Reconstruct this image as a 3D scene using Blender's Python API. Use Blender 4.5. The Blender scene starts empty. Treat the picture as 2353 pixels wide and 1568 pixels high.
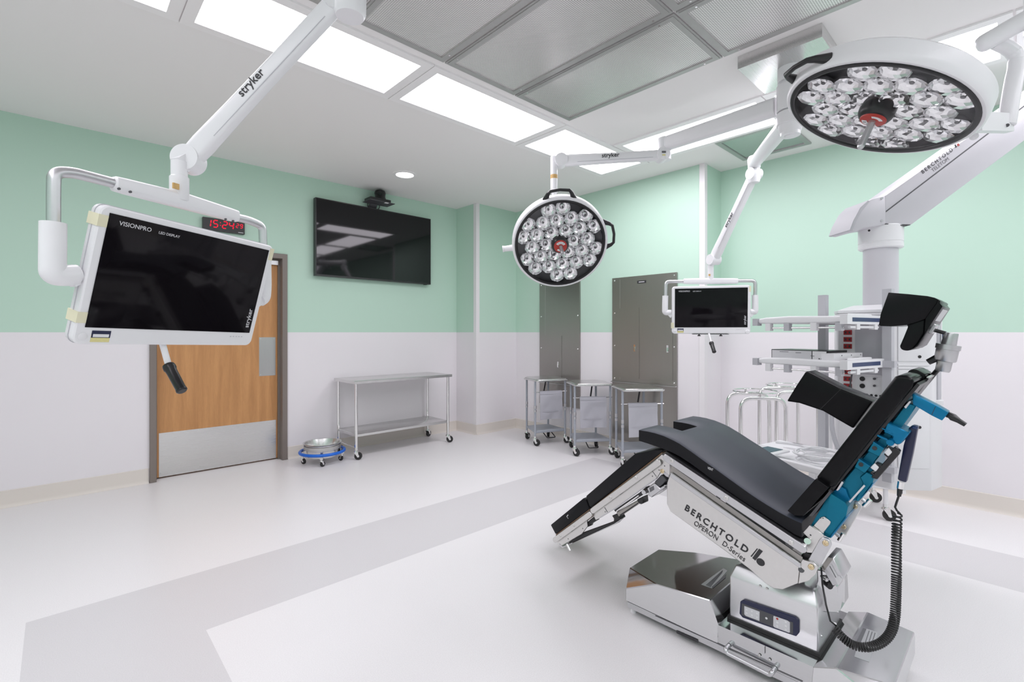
import bpy, bmesh, math, random
from mathutils import Vector, Matrix, Quaternion
random.seed(7)
V = Vector
COL = bpy.context.scene.collection
PI = math.pi

# ------------------------------------------------------------------ survey of the room: pixel -> place
PX0, HY, FL, CZ = 1176.5, 764.0, 1110.0, 1.345
YAW = math.atan((2355 - PX0) / FL)
FW = (math.cos(YAW), math.sin(YAW)); RT = (math.sin(YAW), -math.cos(YAW))
CAM = V((0, 0, CZ))
def ray(px, py):
    r = (px - PX0) / FL; u = (HY - py) / FL
    return V((FW[0] + RT[0]*r, FW[1] + RT[1]*r, u))
def onX(px, py, x): d = ray(px, py); return CAM + d * (x / d.x)
def onY(px, py, y): d = ray(px, py); return CAM + d * (y / d.y)
def onZ(px, py, z): d = ray(px, py); return CAM + d * ((z - CZ) / d.z)
def at(px, py, t): return CAM + ray(px, py) * t
def onP(px, py, p0, n):
    d = ray(px, py); return CAM + d * ((V(p0) - CAM).dot(n) / d.dot(n))
def crop(x0, y0, s): return lambda l: [(x0 + x/s, y0 + y/s) for x, y in l]

# ------------------------------------------------------------------ mesh builder
ROOT = {}
def root_of(o):
    while o.parent: o = o.parent
    return o
class MB:
    def __init__(s): s.bm = bmesh.new()
    def _bevel(s, geom_verts, w, seg=2, angle=30):
        es = set()
        for v in geom_verts:
            for e in v.link_edges:
                if len(e.link_faces) == 2 and e.calc_face_angle(0) > math.radians(angle): es.add(e)
        if es and w > 0:
            bmesh.ops.bevel(s.bm, geom=list(es), offset=w, segments=seg, profile=0.5, affect='EDGES', clamp_overlap=True)
    def box(s, c, size, M=None, bev=0, seg=2):
        c = V(c); h = [q/2 for q in size]; vs = []
        for dx in (-1, 1):
            for dy in (-1, 1):
                for dz in (-1, 1):
                    p = V((dx*h[0], dy*h[1], dz*h[2]))
                    if M: p = M @ p
                    vs.append(s.bm.verts.new(c + p))
        for f in ((0,1,3,2),(4,6,7,5),(0,4,5,1),(2,3,7,6),(0,2,6,4),(1,5,7,3)):
            s.bm.faces.new([vs[i] for i in f])
        s._bevel(vs, bev, seg); return s
    def span(s, lo, hi, bev=0):
        lo = V(lo); hi = V(hi); return s.box((lo+hi)/2, [abs(q) for q in (hi-lo)], None, bev)
    def bar(s, p, q, w, h, up=(0,0,1), bev=0, seg=2):
        p = V(p); q = V(q); d = q - p; L = d.length; d.normalize(); up = V(up)
        y = up.cross(d)
        if y.length < 1e-5: y = V((1,0,0)).cross(d)
        y.normalize(); z = d.cross(y)
        return s.box((p+q)/2, (L, w, h), Matrix((d, y, z)).transposed(), bev, seg)
    def prism(s, pts, vec, bev=0, seg=2, angle=30):
        vec = V(vec); a = [s.bm.verts.new(V(p)) for p in pts]; b = [s.bm.verts.new(V(p)+vec) for p in pts]
        n = len(a)
        fs = [s.bm.faces.new(a), s.bm.faces.new(b[::-1])]
        for i in range(n): fs.append(s.bm.faces.new((a[i], b[i], b[(i+1)%n], a[(i+1)%n])))
        bmesh.ops.recalc_face_normals(s.bm, faces=fs)
        s._bevel(a+b, bev, seg, angle); return s
    def ring_loft(s, rings, closed=True, cap=True):
        R = [[s.bm.verts.new(V(p)) for p in r] for r in rings]; fs = []
        for A, B in zip(R, R[1:]):
            n = len(A)
            for i in range(n if closed else n-1):
                fs.append(s.bm.faces.new((A[i], A[(i+1)%n], B[(i+1)%n], B[i])))
        if cap and closed:
            fs.append(s.bm.faces.new(R[0][::-1])); fs.append(s.bm.faces.new(R[-1]))
        bmesh.ops.recalc_face_normals(s.bm, faces=fs); return s
    def cyl(s, p, q, r, r2=None, seg=20, cap=True):
        p = V(p); q = V(q); r2 = r if r2 is None else r2
        d = (q-p).normalized(); a = d.orthogonal().normalized(); b = d.cross(a)
        mk = lambda c, rr: [c + (a*math.cos(2*PI*i/seg) + b*math.sin(2*PI*i/seg))*rr for i in range(seg)]
        return s.ring_loft([mk(p, r), mk(q, r2)], True, cap)
    def lathe(s, prof, o=(0,0,0), ax=(0,0,1), seg=32, cap=True):
        o = V(o); d = V(ax).normalized(); a = d.orthogonal().normalized(); b = d.cross(a)
        return s.ring_loft([[o + d*z + (a*math.cos(2*PI*i/seg) + b*math.sin(2*PI*i/seg))*max(r, 1e-4) for i in range(seg)] for r, z in prof], True, cap)
    def tube(s, pts, r, seg=12, rnd=0.0, closed=False, cap=True, rseg=6):
        P = [V(p) for p in pts]
        if rnd > 0:
            Q = []; n = len(P); rl = []
            for i, p in enumerate(P):
                if isinstance(r, (list, tuple)): rl += [r[i]]*(1 if not closed and i in (0, n-1) else rseg+1)
                if not closed and i in (0, n-1): Q.append(p); continue
                a = P[i-1]; b = P[(i+1) % n]
                l = min(rnd, (a-p).length*0.49, (b-p).length*0.49)
                s0 = p + (a-p).normalized()*l; s1 = p + (b-p).normalized()*l
                for k in range(rseg+1):
                    t = k/rseg; Q.append(s0*(1-t)**2 + p*2*t*(1-t) + s1*t*t)
            P = Q
            if rl: r = rl
        n = len(P); rings = []; prev = None
        for i in range(n):
            if closed: d = P[(i+1) % n] - P[i-1]
            else: d = P[min(i+1, n-1)] - P[max(i-1, 0)]
            d.normalize()
            if prev is None: a = d.orthogonal().normalized()
            else:
                a = prev - d*prev.dot(d)
                a = a.normalized() if a.length > 1e-6 else d.orthogonal().normalized()
            prev = a; b = d.cross(a)
            rr = r[i] if isinstance(r, (list, tuple)) else r
            rings.append([P[i] + (a*math.cos(2*PI*k/seg) + b*math.sin(2*PI*k/seg))*rr for k in range(seg)])
        if closed: rings.append(rings[0])
        return s.ring_loft(rings, True, cap and not closed)
    def ball(s, c, r, seg=16, sc=(1,1,1)):
        prof = [(r*math.sin(PI*i/(seg//2)), -r*math.cos(PI*i/(seg//2))) for i in range(seg//2+1)]
        n0 = len(s.bm.verts); s.lathe(prof, (0,0,0), (0,0,1), seg); s.bm.verts.ensure_lookup_table()
        for v in s.bm.verts[n0:]: v.co = V((v.co.x*sc[0], v.co.y*sc[1], v.co.z*sc[2])) + V(c)
        return s
    def face(s, pts): s.bm.faces.new([s.bm.verts.new(V(p)) for p in pts]); return s
    def build(s, name, mat, parent=None, local=False, smooth=38, weld=True):
        bm = s.bm
        if weld: bmesh.ops.remove_doubles(bm, verts=bm.verts, dist=1e-6)
        if parent and not local:
            off = ROOT.get(root_of(parent).name, V((0,0,0))); bmesh.ops.translate(bm, verts=bm.verts, vec=-off)
        for e in bm.edges: e.smooth = not (len(e.link_faces) == 2 and e.calc_face_angle(0) > math.radians(smooth))
        for f in bm.faces: f.smooth = smooth > 0
        me = bpy.data.meshes.new(name); bm.to_mesh(me); bm.free()
        if mat: me.materials.append(mat)
        o = bpy.data.objects.new(name, me); COL.objects.link(o)
        if parent: o.parent = parent
        return o

def second_slot(o, mat, test):
    o.data.materials.append(mat)
    for f in o.data.polygons:
        if test(f): f.material_index = 1
    return o
def tag(o, label=None, cat=None, group=None, kind=None):
    if label: o['label'] = label
    if cat: o['category'] = cat
    if group: o['group'] = group
    if kind: o['kind'] = kind
    return o
def thing(name, label, cat, loc=(0,0,0), group=None):
    o = bpy.data.objects.new(name, None); COL.objects.link(o); o.empty_display_size = 0.1
    o.location = loc; ROOT[o.name] = V(loc); return tag(o, label, cat, group)
def struct(name, mb, mat, parent=None):
    o = mb.build(name, mat, parent)
    if not parent: o['kind'] = 'structure'
    return o
def dup(root, loc, rz, label, group=None):
    def cp(o, par):
        c = o.copy(); COL.objects.link(c)
        if par: c.parent = par
        for ch in o.children: cp(ch, c)
        return c
    r = cp(root, None); r.location = loc; r.rotation_euler = (0, 0, rz); r['label'] = label
    if group: r['group'] = group
    return r
def lettering(txt, size, o, xd, yd, mat, parent, name='lettering', bold=0.0, align='LEFT', spacing=1.0, local=False, thick=0.0004):
    cu = bpy.data.curves.new(name, 'FONT'); cu.body = txt; cu.size = size; cu.extrude = thick; cu.offset = bold*size
    cu.align_x = align; cu.space_character = spacing; cu.resolution_u = 3
    t = bpy.data.objects.new('tmp', cu); COL.objects.link(t)
    dg = bpy.context.evaluated_depsgraph_get()
    me = bpy.data.meshes.new_from_object(t.evaluated_get(dg)); bpy.data.objects.remove(t); bpy.data.curves.remove(cu)
    xd = V(xd).normalized(); yd = V(yd); yd = (yd - xd*yd.dot(xd)).normalized(); zd = xd.cross(yd)
    M = Matrix((xd, yd, zd)).transposed().to_4x4(); M.translation = V(o) + zd*0.0008
    if not local: M.translation -= ROOT.get(root_of(parent).name, V((0,0,0)))
    me.transform(M); me.materials.clear(); me.materials.append(mat); me.name = name
    ob = bpy.data.objects.new(name, me); COL.objects.link(ob); ob.parent = parent
    return ob

def lettering_fit(txt, p0, p1, capH, up, mat, parent, bold=0.0, spacing=1.0, name='lettering', local=False):
    p0 = V(p0); p1 = V(p1); ob = lettering(txt, 1.0, (0,0,0), (1,0,0), (0,1,0), mat, parent, name, bold, 'LEFT', spacing, True, 0.0)
    me = ob.data; xs = [v.co.x for v in me.vertices]; ys = [v.co.y for v in me.vertices]
    xd = (p1-p0).normalized(); yd = V(up); yd = (yd - xd*yd.dot(xd)).normalized(); zd = xd.cross(yd)
    sx = (p1-p0).length/(max(xs)-min(xs)); sy = capH/.70; x0 = min(xs)
    off = V((0,0,0)) if local else ROOT.get(root_of(parent).name, V((0,0,0)))
    for v in me.vertices: v.co = p0 + xd*((v.co.x-x0)*sx) + yd*(v.co.y*sy) + zd*.0009 - off
    return ob

# ------------------------------------------------------------------ materials
def newmat(name):
    m = bpy.data.materials.new(name); m.use_nodes = True
    nt = m.node_tree; return m, nt, nt.nodes['Principled BSDF']
def pbr(name, col, rough=0.5, metal=0.0, spec=0.5, noise=0.0, nscale=30, coat=0.0, bump=0.0, stretch=None, rvar=0.0):
    m, nt, b = newmat(name)
    b.inputs['Base Color'].default_value = (*col, 1); b.inputs['Roughness'].default_value = rough
    b.inputs['Metallic'].default_value = metal; b.inputs['Specular IOR Level'].default_value = spec
    b.inputs['Coat Weight'].default_value = coat; b.inputs['Coat Roughness'].default_value = 0.08
    if noise or bump or rvar:
        tc = nt.nodes.new('ShaderNodeTexCoord'); mp = nt.nodes.new('ShaderNodeMapping'); nz = nt.nodes.new('ShaderNodeTexNoise')
        nt.links.new(tc.outputs['Object'], mp.inputs[0]); nt.links.new(mp.outputs[0], nz.inputs[0])
        if stretch: mp.inputs['Scale'].default_value = stretch
        nz.inputs['Scale'].default_value = nscale; nz.inputs['Detail'].default_value = 4
        if noise:
            mx = nt.nodes.new('ShaderNodeMix'); mx.data_type = 'RGBA'
            mx.inputs[6].default_value = (*[max(0, c*(1-noise)) for c in col], 1); mx.inputs[7].default_value = (*[min(1, c*(1+noise)) for c in col], 1)
            nt.links.new(nz.outputs[0], mx.inputs[0]); nt.links.new(mx.outputs[2], b.inputs['Base Color'])
        if rvar:
            mr = nt.nodes.new('ShaderNodeMapRange'); mr.inputs[3].default_value = max(.02, rough-rvar); mr.inputs[4].default_value = rough+rvar
            nt.links.new(nz.outputs[0], mr.inputs[0]); nt.links.new(mr.outputs[0], b.inputs['Roughness'])
        if bump:
            bp = nt.nodes.new('ShaderNodeBump'); bp.inputs['Strength'].default_value = bump; bp.inputs['Distance'].default_value = 0.002
            nt.links.new(nz.outputs[0], bp.inputs['Height']); nt.links.new(bp.outputs[0], b.inputs['Normal'])
    return m
def emit(name, col, st, front=False):
    m, nt, b = newmat(name); nt.nodes.remove(b)
    e = nt.nodes.new('ShaderNodeEmission'); e.inputs[0].default_value = (*col, 1); e.inputs[1].default_value = st
    nt.links.new(e.outputs[0], nt.nodes['Material Output'].inputs[0])
    if front: m.cycles.emission_sampling = 'FRONT'
    return m
def mathn(nt, op, a, b=None, c=None):
    n = nt.nodes.new('ShaderNodeMath'); n.operation = op
    for i, v in enumerate((a, b, c)):
        if v is None: continue
        if isinstance(v, (int, float)): n.inputs[i].default_value = v
        else: nt.links.new(v, n.inputs[i])
    return n.outputs[0]
def posxyz(nt):
    g = nt.nodes.new('ShaderNodeNewGeometry'); sp = nt.nodes.new('ShaderNodeSeparateXYZ')
    nt.links.new(g.outputs['Position'], sp.inputs[0]); return sp.outputs
def mixcol(nt, fac, a, b):
    mx = nt.nodes.new('ShaderNodeMix'); mx.data_type = 'RGBA'
    for sock, v in ((mx.inputs[6], a), (mx.inputs[7], b)):
        if isinstance(v, tuple): sock.default_value = (*v, 1)
        else: nt.links.new(v, sock)
    nt.links.new(fac, mx.inputs[0]); return mx.outputs[2]

M = {}
GREEN = (0.50, 0.69, 0.575); WHITE_W = (0.79, 0.765, 0.785)
def wall_paint():
    m, nt, b = newmat('two_tone_wall_paint'); x, y, z = posxyz(nt)
    f = mathn(nt, 'GREATER_THAN', z, CZ)
    nz = nt.nodes.new('ShaderNodeTexNoise'); nz.inputs['Scale'].default_value = 220
    nt.links.new(mixcol(nt, f, WHITE_W, GREEN), b.inputs['Base Color'])
    b.inputs['Roughness'].default_value = 0.42; b.inputs['Specular IOR Level'].default_value = 0.35
    bp = nt.nodes.new('ShaderNodeBump'); bp.inputs['Strength'].default_value = 0.05; bp.inputs['Distance'].default_value = 0.001
    g = nt.nodes.new('ShaderNodeNewGeometry'); nt.links.new(g.outputs['Position'], nz.inputs[0])
    nt.links.new(nz.outputs[0], bp.inputs['Height']); nt.links.new(bp.outputs[0], b.inputs['Normal'])
    return m
def floor_vinyl():
    m, nt, b = newmat('speckled_vinyl'); x, y, z = posxyz(nt)
    def rect(x0, x1, y0, y1):
        a = mathn(nt, 'MULTIPLY', mathn(nt, 'GREATER_THAN', x, x0), mathn(nt, 'LESS_THAN', x, x1))
        c = mathn(nt, 'MULTIPLY', mathn(nt, 'GREATER_THAN', y, y0), mathn(nt, 'LESS_THAN', y, y1))
        return mathn(nt, 'MULTIPLY', a, c)
    band = mathn(nt, 'SUBTRACT', rect(-0.105, 4.19, -2.0, 3.17), rect(0.49, 3.63, -1.4, 2.535))
    g = nt.nodes.new('ShaderNodeNewGeometry')
    nz = nt.nodes.new('ShaderNodeTexNoise'); nz.inputs['Scale'].default_value = 260; nz.inputs['Detail'].default_value = 2
    nt.links.new(g.outputs['Position'], nz.inputs[0])
    sp = nt.nodes.new('ShaderNodeMapRange'); sp.inputs[1].default_value = .35; sp.inputs[2].default_value = .65; sp.inputs[3].default_value = .95; sp.inputs[4].default_value = 1.04
    nt.links.new(nz.outputs[0], sp.inputs[0])
    col = mixcol(nt, band, (0.80, 0.785, 0.79), (0.655, 0.64, 0.65))
    mul = nt.nodes.new('ShaderNodeMix'); mul.data_type = 'RGBA'; mul.blend_type = 'MULTIPLY'; mul.inputs[0].default_value = 1
    nt.links.new(col, mul.inputs[6]); nt.links.new(sp.outputs[0], mul.inputs[7]); nt.links.new(mul.outputs[2], b.inputs['Base Color'])
    b.inputs['Roughness'].default_value = 0.34; b.inputs['Specular IOR Level'].default_value = 0.4
    return m
def veneer():
    m, nt, b = newmat('oak_veneer')
    tc = nt.nodes.new('ShaderNodeTexCoord'); mp = nt.nodes.new('ShaderNodeMapping'); mp.inputs['Scale'].default_value = (9, 9, 0.7)
    nz = nt.nodes.new('ShaderNodeTexNoise'); nz.inputs['Scale'].default_value = 2.2; nz.inputs['Detail'].default_value = 5; nz.inputs['Distortion'].default_value = 0.6
    nt.links.new(tc.outputs['Object'], mp.inputs[0]); nt.links.new(mp.outputs[0], nz.inputs[0])
    n2 = nt.nodes.new('ShaderNodeTexNoise'); n2.inputs['Scale'].default_value = 30; n2.inputs['Detail'].default_value = 3
    nt.links.new(mp.outputs[0], n2.inputs[0])
    r = nt.nodes.new('ShaderNodeValToRGB'); r.color_ramp.elements[0].position = .32; r.color_ramp.elements[1].position = .7
    r.color_ramp.elements[0].color = (0.52, 0.25, 0.092, 1); r.color_ramp.elements[1].color = (0.66, 0.335, 0.13, 1)
    nt.links.new(nz.outputs[0], r.inputs[0])
    mul = nt.nodes.new('ShaderNodeMix'); mul.data_type = 'RGBA'; mul.blend_type = 'MULTIPLY'; mul.inputs[0].default_value = .22
    nt.links.new(r.outputs[0], mul.inputs[6]); nt.links.new(n2.outputs[0], mul.inputs[7]); nt.links.new(mul.outputs[2], b.inputs['Base Color'])
    b.inputs['Roughness'].default_value = 0.45
    return m
def brushed(name, col, rough, stretch, var=0.03):
    return pbr(name, col, rough, 1.0, noise=0.035, nscale=5, stretch=stretch, rvar=var)
def perforated():
    m, nt, b = newmat('perforated_aluminium'); x, y, z = posxyz(nt)
    P = 0.0105
    def cell(v): return mathn(nt, 'SUBTRACT', mathn(nt, 'FRACT', mathn(nt, 'DIVIDE', v, P)), 0.5)
    cx, cy = cell(x), cell(y)
    d = mathn(nt, 'SQRT', mathn(nt, 'ADD', mathn(nt, 'MULTIPLY', cx, cx), mathn(nt, 'MULTIPLY', cy, cy)))
    hole = mathn(nt, 'LESS_THAN', d, 0.29)
    nt.links.new(mixcol(nt, hole, (0.90, 0.88, 0.87), (0.30, 0.29, 0.285)), b.inputs['Base Color'])
    nt.links.new(mathn(nt, 'SUBTRACT', 0.9, hole), b.inputs['Metallic'])
    b.inputs['Roughness'].default_value = 0.36
    return m
def clear_glass(name, tint=(1, 1, 1), gloss=0.03, k=1.0):
    m, nt, b = newmat(name); nt.nodes.remove(b)
    t = nt.nodes.new('ShaderNodeBsdfTransparent'); t.inputs[0].default_value = (*tint, 1)
    g = nt.nodes.new('ShaderNodeBsdfGlossy'); g.inputs['Roughness'].default_value = gloss
    lw = nt.nodes.new('ShaderNodeLayerWeight'); fr = mathn(nt, 'MULTIPLY_ADD', mathn(nt, 'POWER', lw.outputs['Facing'], 5.0), 0.92, 0.045)
    mx = nt.nodes.new('ShaderNodeMixShader')
    nt.links.new(mathn(nt, 'MULTIPLY', fr, k), mx.inputs[0]); nt.links.new(t.outputs[0], mx.inputs[1]); nt.links.new(g.outputs[0], mx.inputs[2])
    nt.links.new(mx.outputs[0], nt.nodes['Material Output'].inputs[0]); return m

LIGHT_POWER = 9.0
M['wall'] = wall_paint(); M['floor'] = floor_vinyl(); M['veneer'] = veneer()
M['ceiling'] = pbr('ceiling_paint', (0.85, 0.835, 0.825), 0.7, spec=.2)
M['base'] = pbr('cove_base_vinyl', (0.71, 0.665, 0.61), 0.4)
M['guard'] = pbr('corner_guard', (0.80, 0.78, 0.79), 0.35)
M['frame_brown'] = pbr('taupe_door_paint', (0.205, 0.175, 0.155), 0.35)
M['steel'] = brushed('brushed_steel', (0.56, 0.555, 0.55), 0.30, (60, 60, 1))
M['steel_h'] = brushed('brushed_steel_flat', (0.69, 0.685, 0.68), 0.27, (1, 60, 60), .015)
M['steel_dk'] = brushed('cabinet_steel', (0.37, 0.355, 0.335), 0.34, (60, 60, 1))
M['mirror'] = brushed('polished_steel', (0.62, 0.62, 0.63), 0.10, (60, 1, 60), .02)
M['base_side'] = brushed('satin_base_steel', (0.74, 0.74, 0.75), 0.38, (60, 1, 60), .03)
M['chrome'] = pbr('chrome', (0.82, 0.815, 0.81), 0.10, 1.0, noise=.02)
M['satin'] = pbr('satin_aluminium', (0.62, 0.62, 0.635), 0.36, 1.0, noise=.03, nscale=90)
M['nickel'] = pbr('nickel_plate', (0.70, 0.69, 0.675), 0.34, 1.0, noise=.03, nscale=60)
M['brass'] = pbr('brass_bolt', (0.70, 0.58, 0.38), 0.3, 1.0, noise=.04)
M['white'] = pbr('white_enamel', (0.80, 0.80, 0.815), 0.30, noise=.015, nscale=8)
M['white2'] = pbr('white_plastic', (0.78, 0.775, 0.79), 0.42, noise=.015, nscale=8)
M['grey'] = pbr('light_grey_plastic', (0.50, 0.50, 0.53), 0.42, noise=.02, nscale=10)
M['grey_tube'] = pbr('grey_powder_coat', (0.36, 0.385, 0.43), 0.38, noise=.03, nscale=20)
M['boom_grey'] = pbr('boom_grey_enamel', (0.61, 0.60, 0.635), 0.36, noise=.015, nscale=8)
M['dkgrey'] = pbr('dark_grey_plastic', (0.075, 0.075, 0.082), 0.45, noise=.04)
M['black'] = pbr('black_plastic', (0.012, 0.012, 0.013), 0.32, noise=.05)
M['rubber'] = pbr('black_rubber', (0.018, 0.018, 0.018), 0.55, noise=.08)
M['tvscreen'] = pbr('glossy_black_screen', (0.004, 0.004, 0.005), 0.045, spec=.38, rvar=.0, noise=.05)
M['screen'] = pbr('monitor_screen', (0.006, 0.005, 0.0065), 0.05, spec=.2, noise=.1, nscale=3)
M['vinyl'] = pbr('black_vinyl_pad', (0.011, 0.011, 0.013), 0.40, spec=.16, noise=.1, nscale=14, bump=.12)
M['leather'] = pbr('glossy_black_vinyl', (0.006, 0.006, 0.007), 0.26, spec=.15, noise=.1, nscale=9, bump=.22)
M['padside'] = pbr('black_pad_side', (0.012, 0.012, 0.014), 0.5, spec=.18, noise=.08)
M['seatpad'] = pbr('charcoal_pad_cover', (0.036, 0.043, 0.060), 0.47, spec=.5, noise=.06, nscale=12, bump=.05)
M['blue'] = pbr('blue_anodised', (0.0, 0.165, 0.33), 0.32, 0.55, noise=.06, nscale=16)
M['blue2'] = pbr('teal_anodised', (0.0, 0.155, 0.25), 0.36, 0.55, noise=.06, nscale=16)
M['navy'] = pbr('navy_plastic', (0.014, 0.017, 0.055), 0.30, noise=.05)
M['navy2'] = pbr('navy_trim', (0.014, 0.035, 0.12), 0.35, noise=.05)
M['bluebump'] = pbr('blue_bumper', (0.005, 0.13, 0.62), 0.35, noise=.05)
M['red'] = pbr('red_outlet', (0.33, 0.008, 0.012), 0.4, noise=.08, nscale=50)
M['redplastic'] = pbr('red_plastic', (0.42, 0.03, 0.02), 0.35, noise=.05)
M['orange'] = pbr('amber_sticker', (0.60, 0.38, 0.14), 0.5, noise=.2, nscale=120)
M['cream'] = pbr('masking_tape', (0.74, 0.71, 0.52), 0.6, noise=.05)
M['yellow'] = pbr('yellow_sticker', (0.72, 0.66, 0.30), 0.5, noise=.12, nscale=200)
M['teal'] = pbr('teal_card', (0.05, 0.115, 0.145), 0.5, noise=.05)
M['ink'] = pbr('dark_ink', (0.025, 0.025, 0.028), 0.5, noise=.05)
M['ink2'] = pbr('grey_ink', (0.13, 0.13, 0.14), 0.5, noise=.05)
M['etch'] = pbr('pale_print', (0.62, 0.62, 0.64), 0.5, noise=.03)
M['brown'] = pbr('brown_board_edge', (0.15, 0.085, 0.045), 0.5, noise=.1)
M['fabric'] = pbr('grey_hamper_fabric', (0.45, 0.45, 0.49), 0.5, noise=.03, nscale=18, bump=.15)
M['paper'] = pbr('white_label', (0.74, 0.74, 0.75), 0.5, noise=.02)
M['perf'] = perforated()
M['alu_frame'] = pbr('grille_frame', (0.50, 0.495, 0.49), 0.38, .75, noise=.04)
M['strip'] = pbr('light_frame_enamel', (0.88, 0.865, 0.865), 0.45, noise=.01)
M['diffuser'] = emit('lit_diffuser', (1.0, 0.95, 1.03), LIGHT_POWER, True)
M['down'] = emit('lit_downlight', (1.0, 0.97, 0.94), LIGHT_POWER*1.3, True)
M['led'] = emit('red_led', (1.0, 0.02, 0.05), 1.3)
M['reflector'] = pbr('faceted_reflector', (0.86, 0.86, 0.87), 0.16, 1.0, noise=.03)
M['lensbead'] = pbr('grey_lens', (0.16, 0.16, 0.165), 0.2, .4, noise=.04)
M['glass'] = clear_glass('lamp_cover_glass')
M['greysilver'] = pbr('silver_paint', (0.55, 0.55, 0.56), 0.32, .85, noise=.03)
M['hatchpanel'] = pbr('polished_hatch_steel', (0.55, 0.56, 0.55), 0.12, 1.0, noise=.02)
# ------------------------------------------------------------------ the room
C = 3.04
LW = 5.36; XB = 4.72; XR = 5.10; XN = -2.3; YN = -3.2
struct('floor', MB().span((XN-.1, YN-.1, -.08), (XR+.1, LW+.3, 0)), M['floor'])
struct('ceiling', MB().span((XN-.1, YN-.1, C), (XR+.1, LW+.3, C+.1)), M['ceiling'])
w = MB()
w.prism([(XN-.1, LW, 0), (.60, LW, 0), (.60, LW, 2.165), (1.772, LW, 2.165), (1.772, LW, 0), (4.0, LW, 0), (4.0, LW, C), (XN-.1, LW, C)], (0, .12, 0))
struct('wall_left', w, M['wall'])
struct('wall_column', MB().prism([(4.0, LW+.12, 0), (4.0, 4.93, 0), (XB, 4.93, 0), (XB, LW+.12, 0)], (0, 0, C)), M['wall'])
struct('wall_back', MB().prism([(XB, 4.93, 0), (XB, 2.20, 0), (XR, 2.20, 0), (XR, 4.93, 0)], (0, 0, C)), M['wall'])
struct('wall_right', MB().span((XR, YN-.1, 0), (XR+.1, 2.25, C)), M['wall'])
struct('wall_near', MB().span((XN-.1, YN-.1, 0), (XR+.1, YN, C)), M['wall'])
struct('wall_rear', MB().span((XN-.1, YN-.1, 0), (XN, LW+.1, C)), M['wall'])
def baseboard(name, p, q, n):
    p = V(p); q = V(q); n = V(n)
    prof = [(0, 0), (.022, 0), (.010, .012), (.006, .03), (.006, .128), (0, .132)]
    mb = MB(); mb.ring_loft([[c + n*a + V((0, 0, b)) for a, b in prof] for c in (p, q)])
    struct(name, mb, M['base'])
baseboard('baseboard_left', (XN, LW, 0), (.595, LW, 0), (0, -1, 0))
baseboard('baseboard_middle', (1.778, LW, 0), (4.0, LW, 0), (0, -1, 0))
baseboard('baseboard_column', (4.0, LW, 0), (4.0, 4.93, 0), (-1, 0, 0))
baseboard('baseboard_niche', (4.0, 4.93, 0), (XB, 4.93, 0), (0, -1, 0))
baseboard('baseboard_back', (XB, 4.93, 0), (XB, 2.20, 0), (-1, 0, 0))
baseboard('baseboard_corner', (XB, 2.20, 0), (XR, 2.20, 0), (0, -1, 0))
baseboard('baseboard_right', (XR, 2.20, 0), (XR, YN, 0), (-1, 0, 0))
def guard(name, x, y):
    g = .052
    struct(name, MB().prism([(x-.006, y+g, .13), (x-.006, y-.006, .13), (x+g, y-.006, .13), (x+g, y, .13), (x, y, .13), (x, y+g, .13)], (0, 0, C-.13), .0015, 1), M['guard'])
guard('trim_1', 4.0, 4.93); guard('trim_2', XB, 2.20)

# door in the left wall
dr = thing('door_1', 'oak veneer door in a taupe steel frame with steel kick plate', 'door', (1.18, 5.45, 0)); dr['kind'] = 'structure'
fy = LW-.022
MBf = MB()
MBf.prism([(.600, fy, 0), (.650, fy, 0), (.650, fy, 2.118), (1.722, fy, 2.118), (1.722, fy, 0), (1.772, fy, 0), (1.772, fy, 2.168), (.600, fy, 2.168)], (0, .14, 0), .002, 1)
MBf.prism([(.650, 5.425, 0), (.663, 5.425, 0), (.663, 5.425, 2.105), (1.704, 5.425, 2.105), (1.704, 5.425, 0), (1.722, 5.425, 0), (1.722, 5.425, 2.118), (.650, 5.425, 2.118)], (0, .05, 0))
MBf.build('door_frame', M['frame_brown'], dr)
leaf = MB().span((.664, 5.445, .012), (1.703, 5.485, 2.104)).build('door_leaf', M['veneer'], dr)
kp = MB().span((.680, 5.4425, .014), (1.690, 5.445, .418), .001).build('kick_plate', M['steel_h'], leaf)
pp = MB().span((1.525, 5.4425, .89), (1.685, 5.445, 1.293), .001).build('push_plate', M['steel'], leaf)
MB().span((.61, 5.48, 0), (1.765, 5.52, 2.16)).build('door_backing', M['dkgrey'], dr)
for px_, z_ in ((1.0, .41), (1.35, .41), (.69, .05), (1.0, .05), (1.35, .05), (1.68, .05)):
    MB().cyl((px_, 5.4425, z_), (px_, 5.4410, z_), .005, seg=10).build('screw', M['nickel'], kp)
for z_ in (.905, 1.278):
    for x_ in (1.54, 1.67): MB().cyl((x_, 5.4425, z_), (x_, 5.4410, z_), .005, seg=10).build('screw', M['nickel'], pp)
MB().span((1.28, 5.405, 2.055), (1.70, 5.445, 2.10), .004).build('door_closer', M['satin'], dr)

# ceiling lights
LG = 'recessed ceiling light panels'
def panel_light(x0, x1, y0, y1, lab, group=None):
    t = thing('ceiling_light', lab, 'light', ((x0+x1)/2, (y0+y1)/2, C), group)
    g = .063; z = C-.012
    f = MB()
    outer = [(x0+.003, y0+.003), (x1-.003, y0+.003), (x1-.003, y1-.003), (x0+.003, y1-.003)]
    inner = [(x0+g, y0+g), (x1-g, y0+g), (x1-g, y1-g), (x0+g, y1-g)]
    f.ring_loft([[(*p, C-.0005) for p in outer], [(*p, z) for p in outer], [(*p, z) for p in inner], [(*p, C-.0005) for p in inner]], True, False)
    f.build('frame', M['strip'], t)
    xx, XX, yy, YY = x0+g-.002, x1-g+.002, y0+g-.002, y1-g+.002
    MB().face([(xx, YY, C-.003), (XX, YY, C-.003), (XX, yy, C-.003), (xx, yy, C-.003)]).build('diffuser', M['diffuser'], t)
    return t
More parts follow.
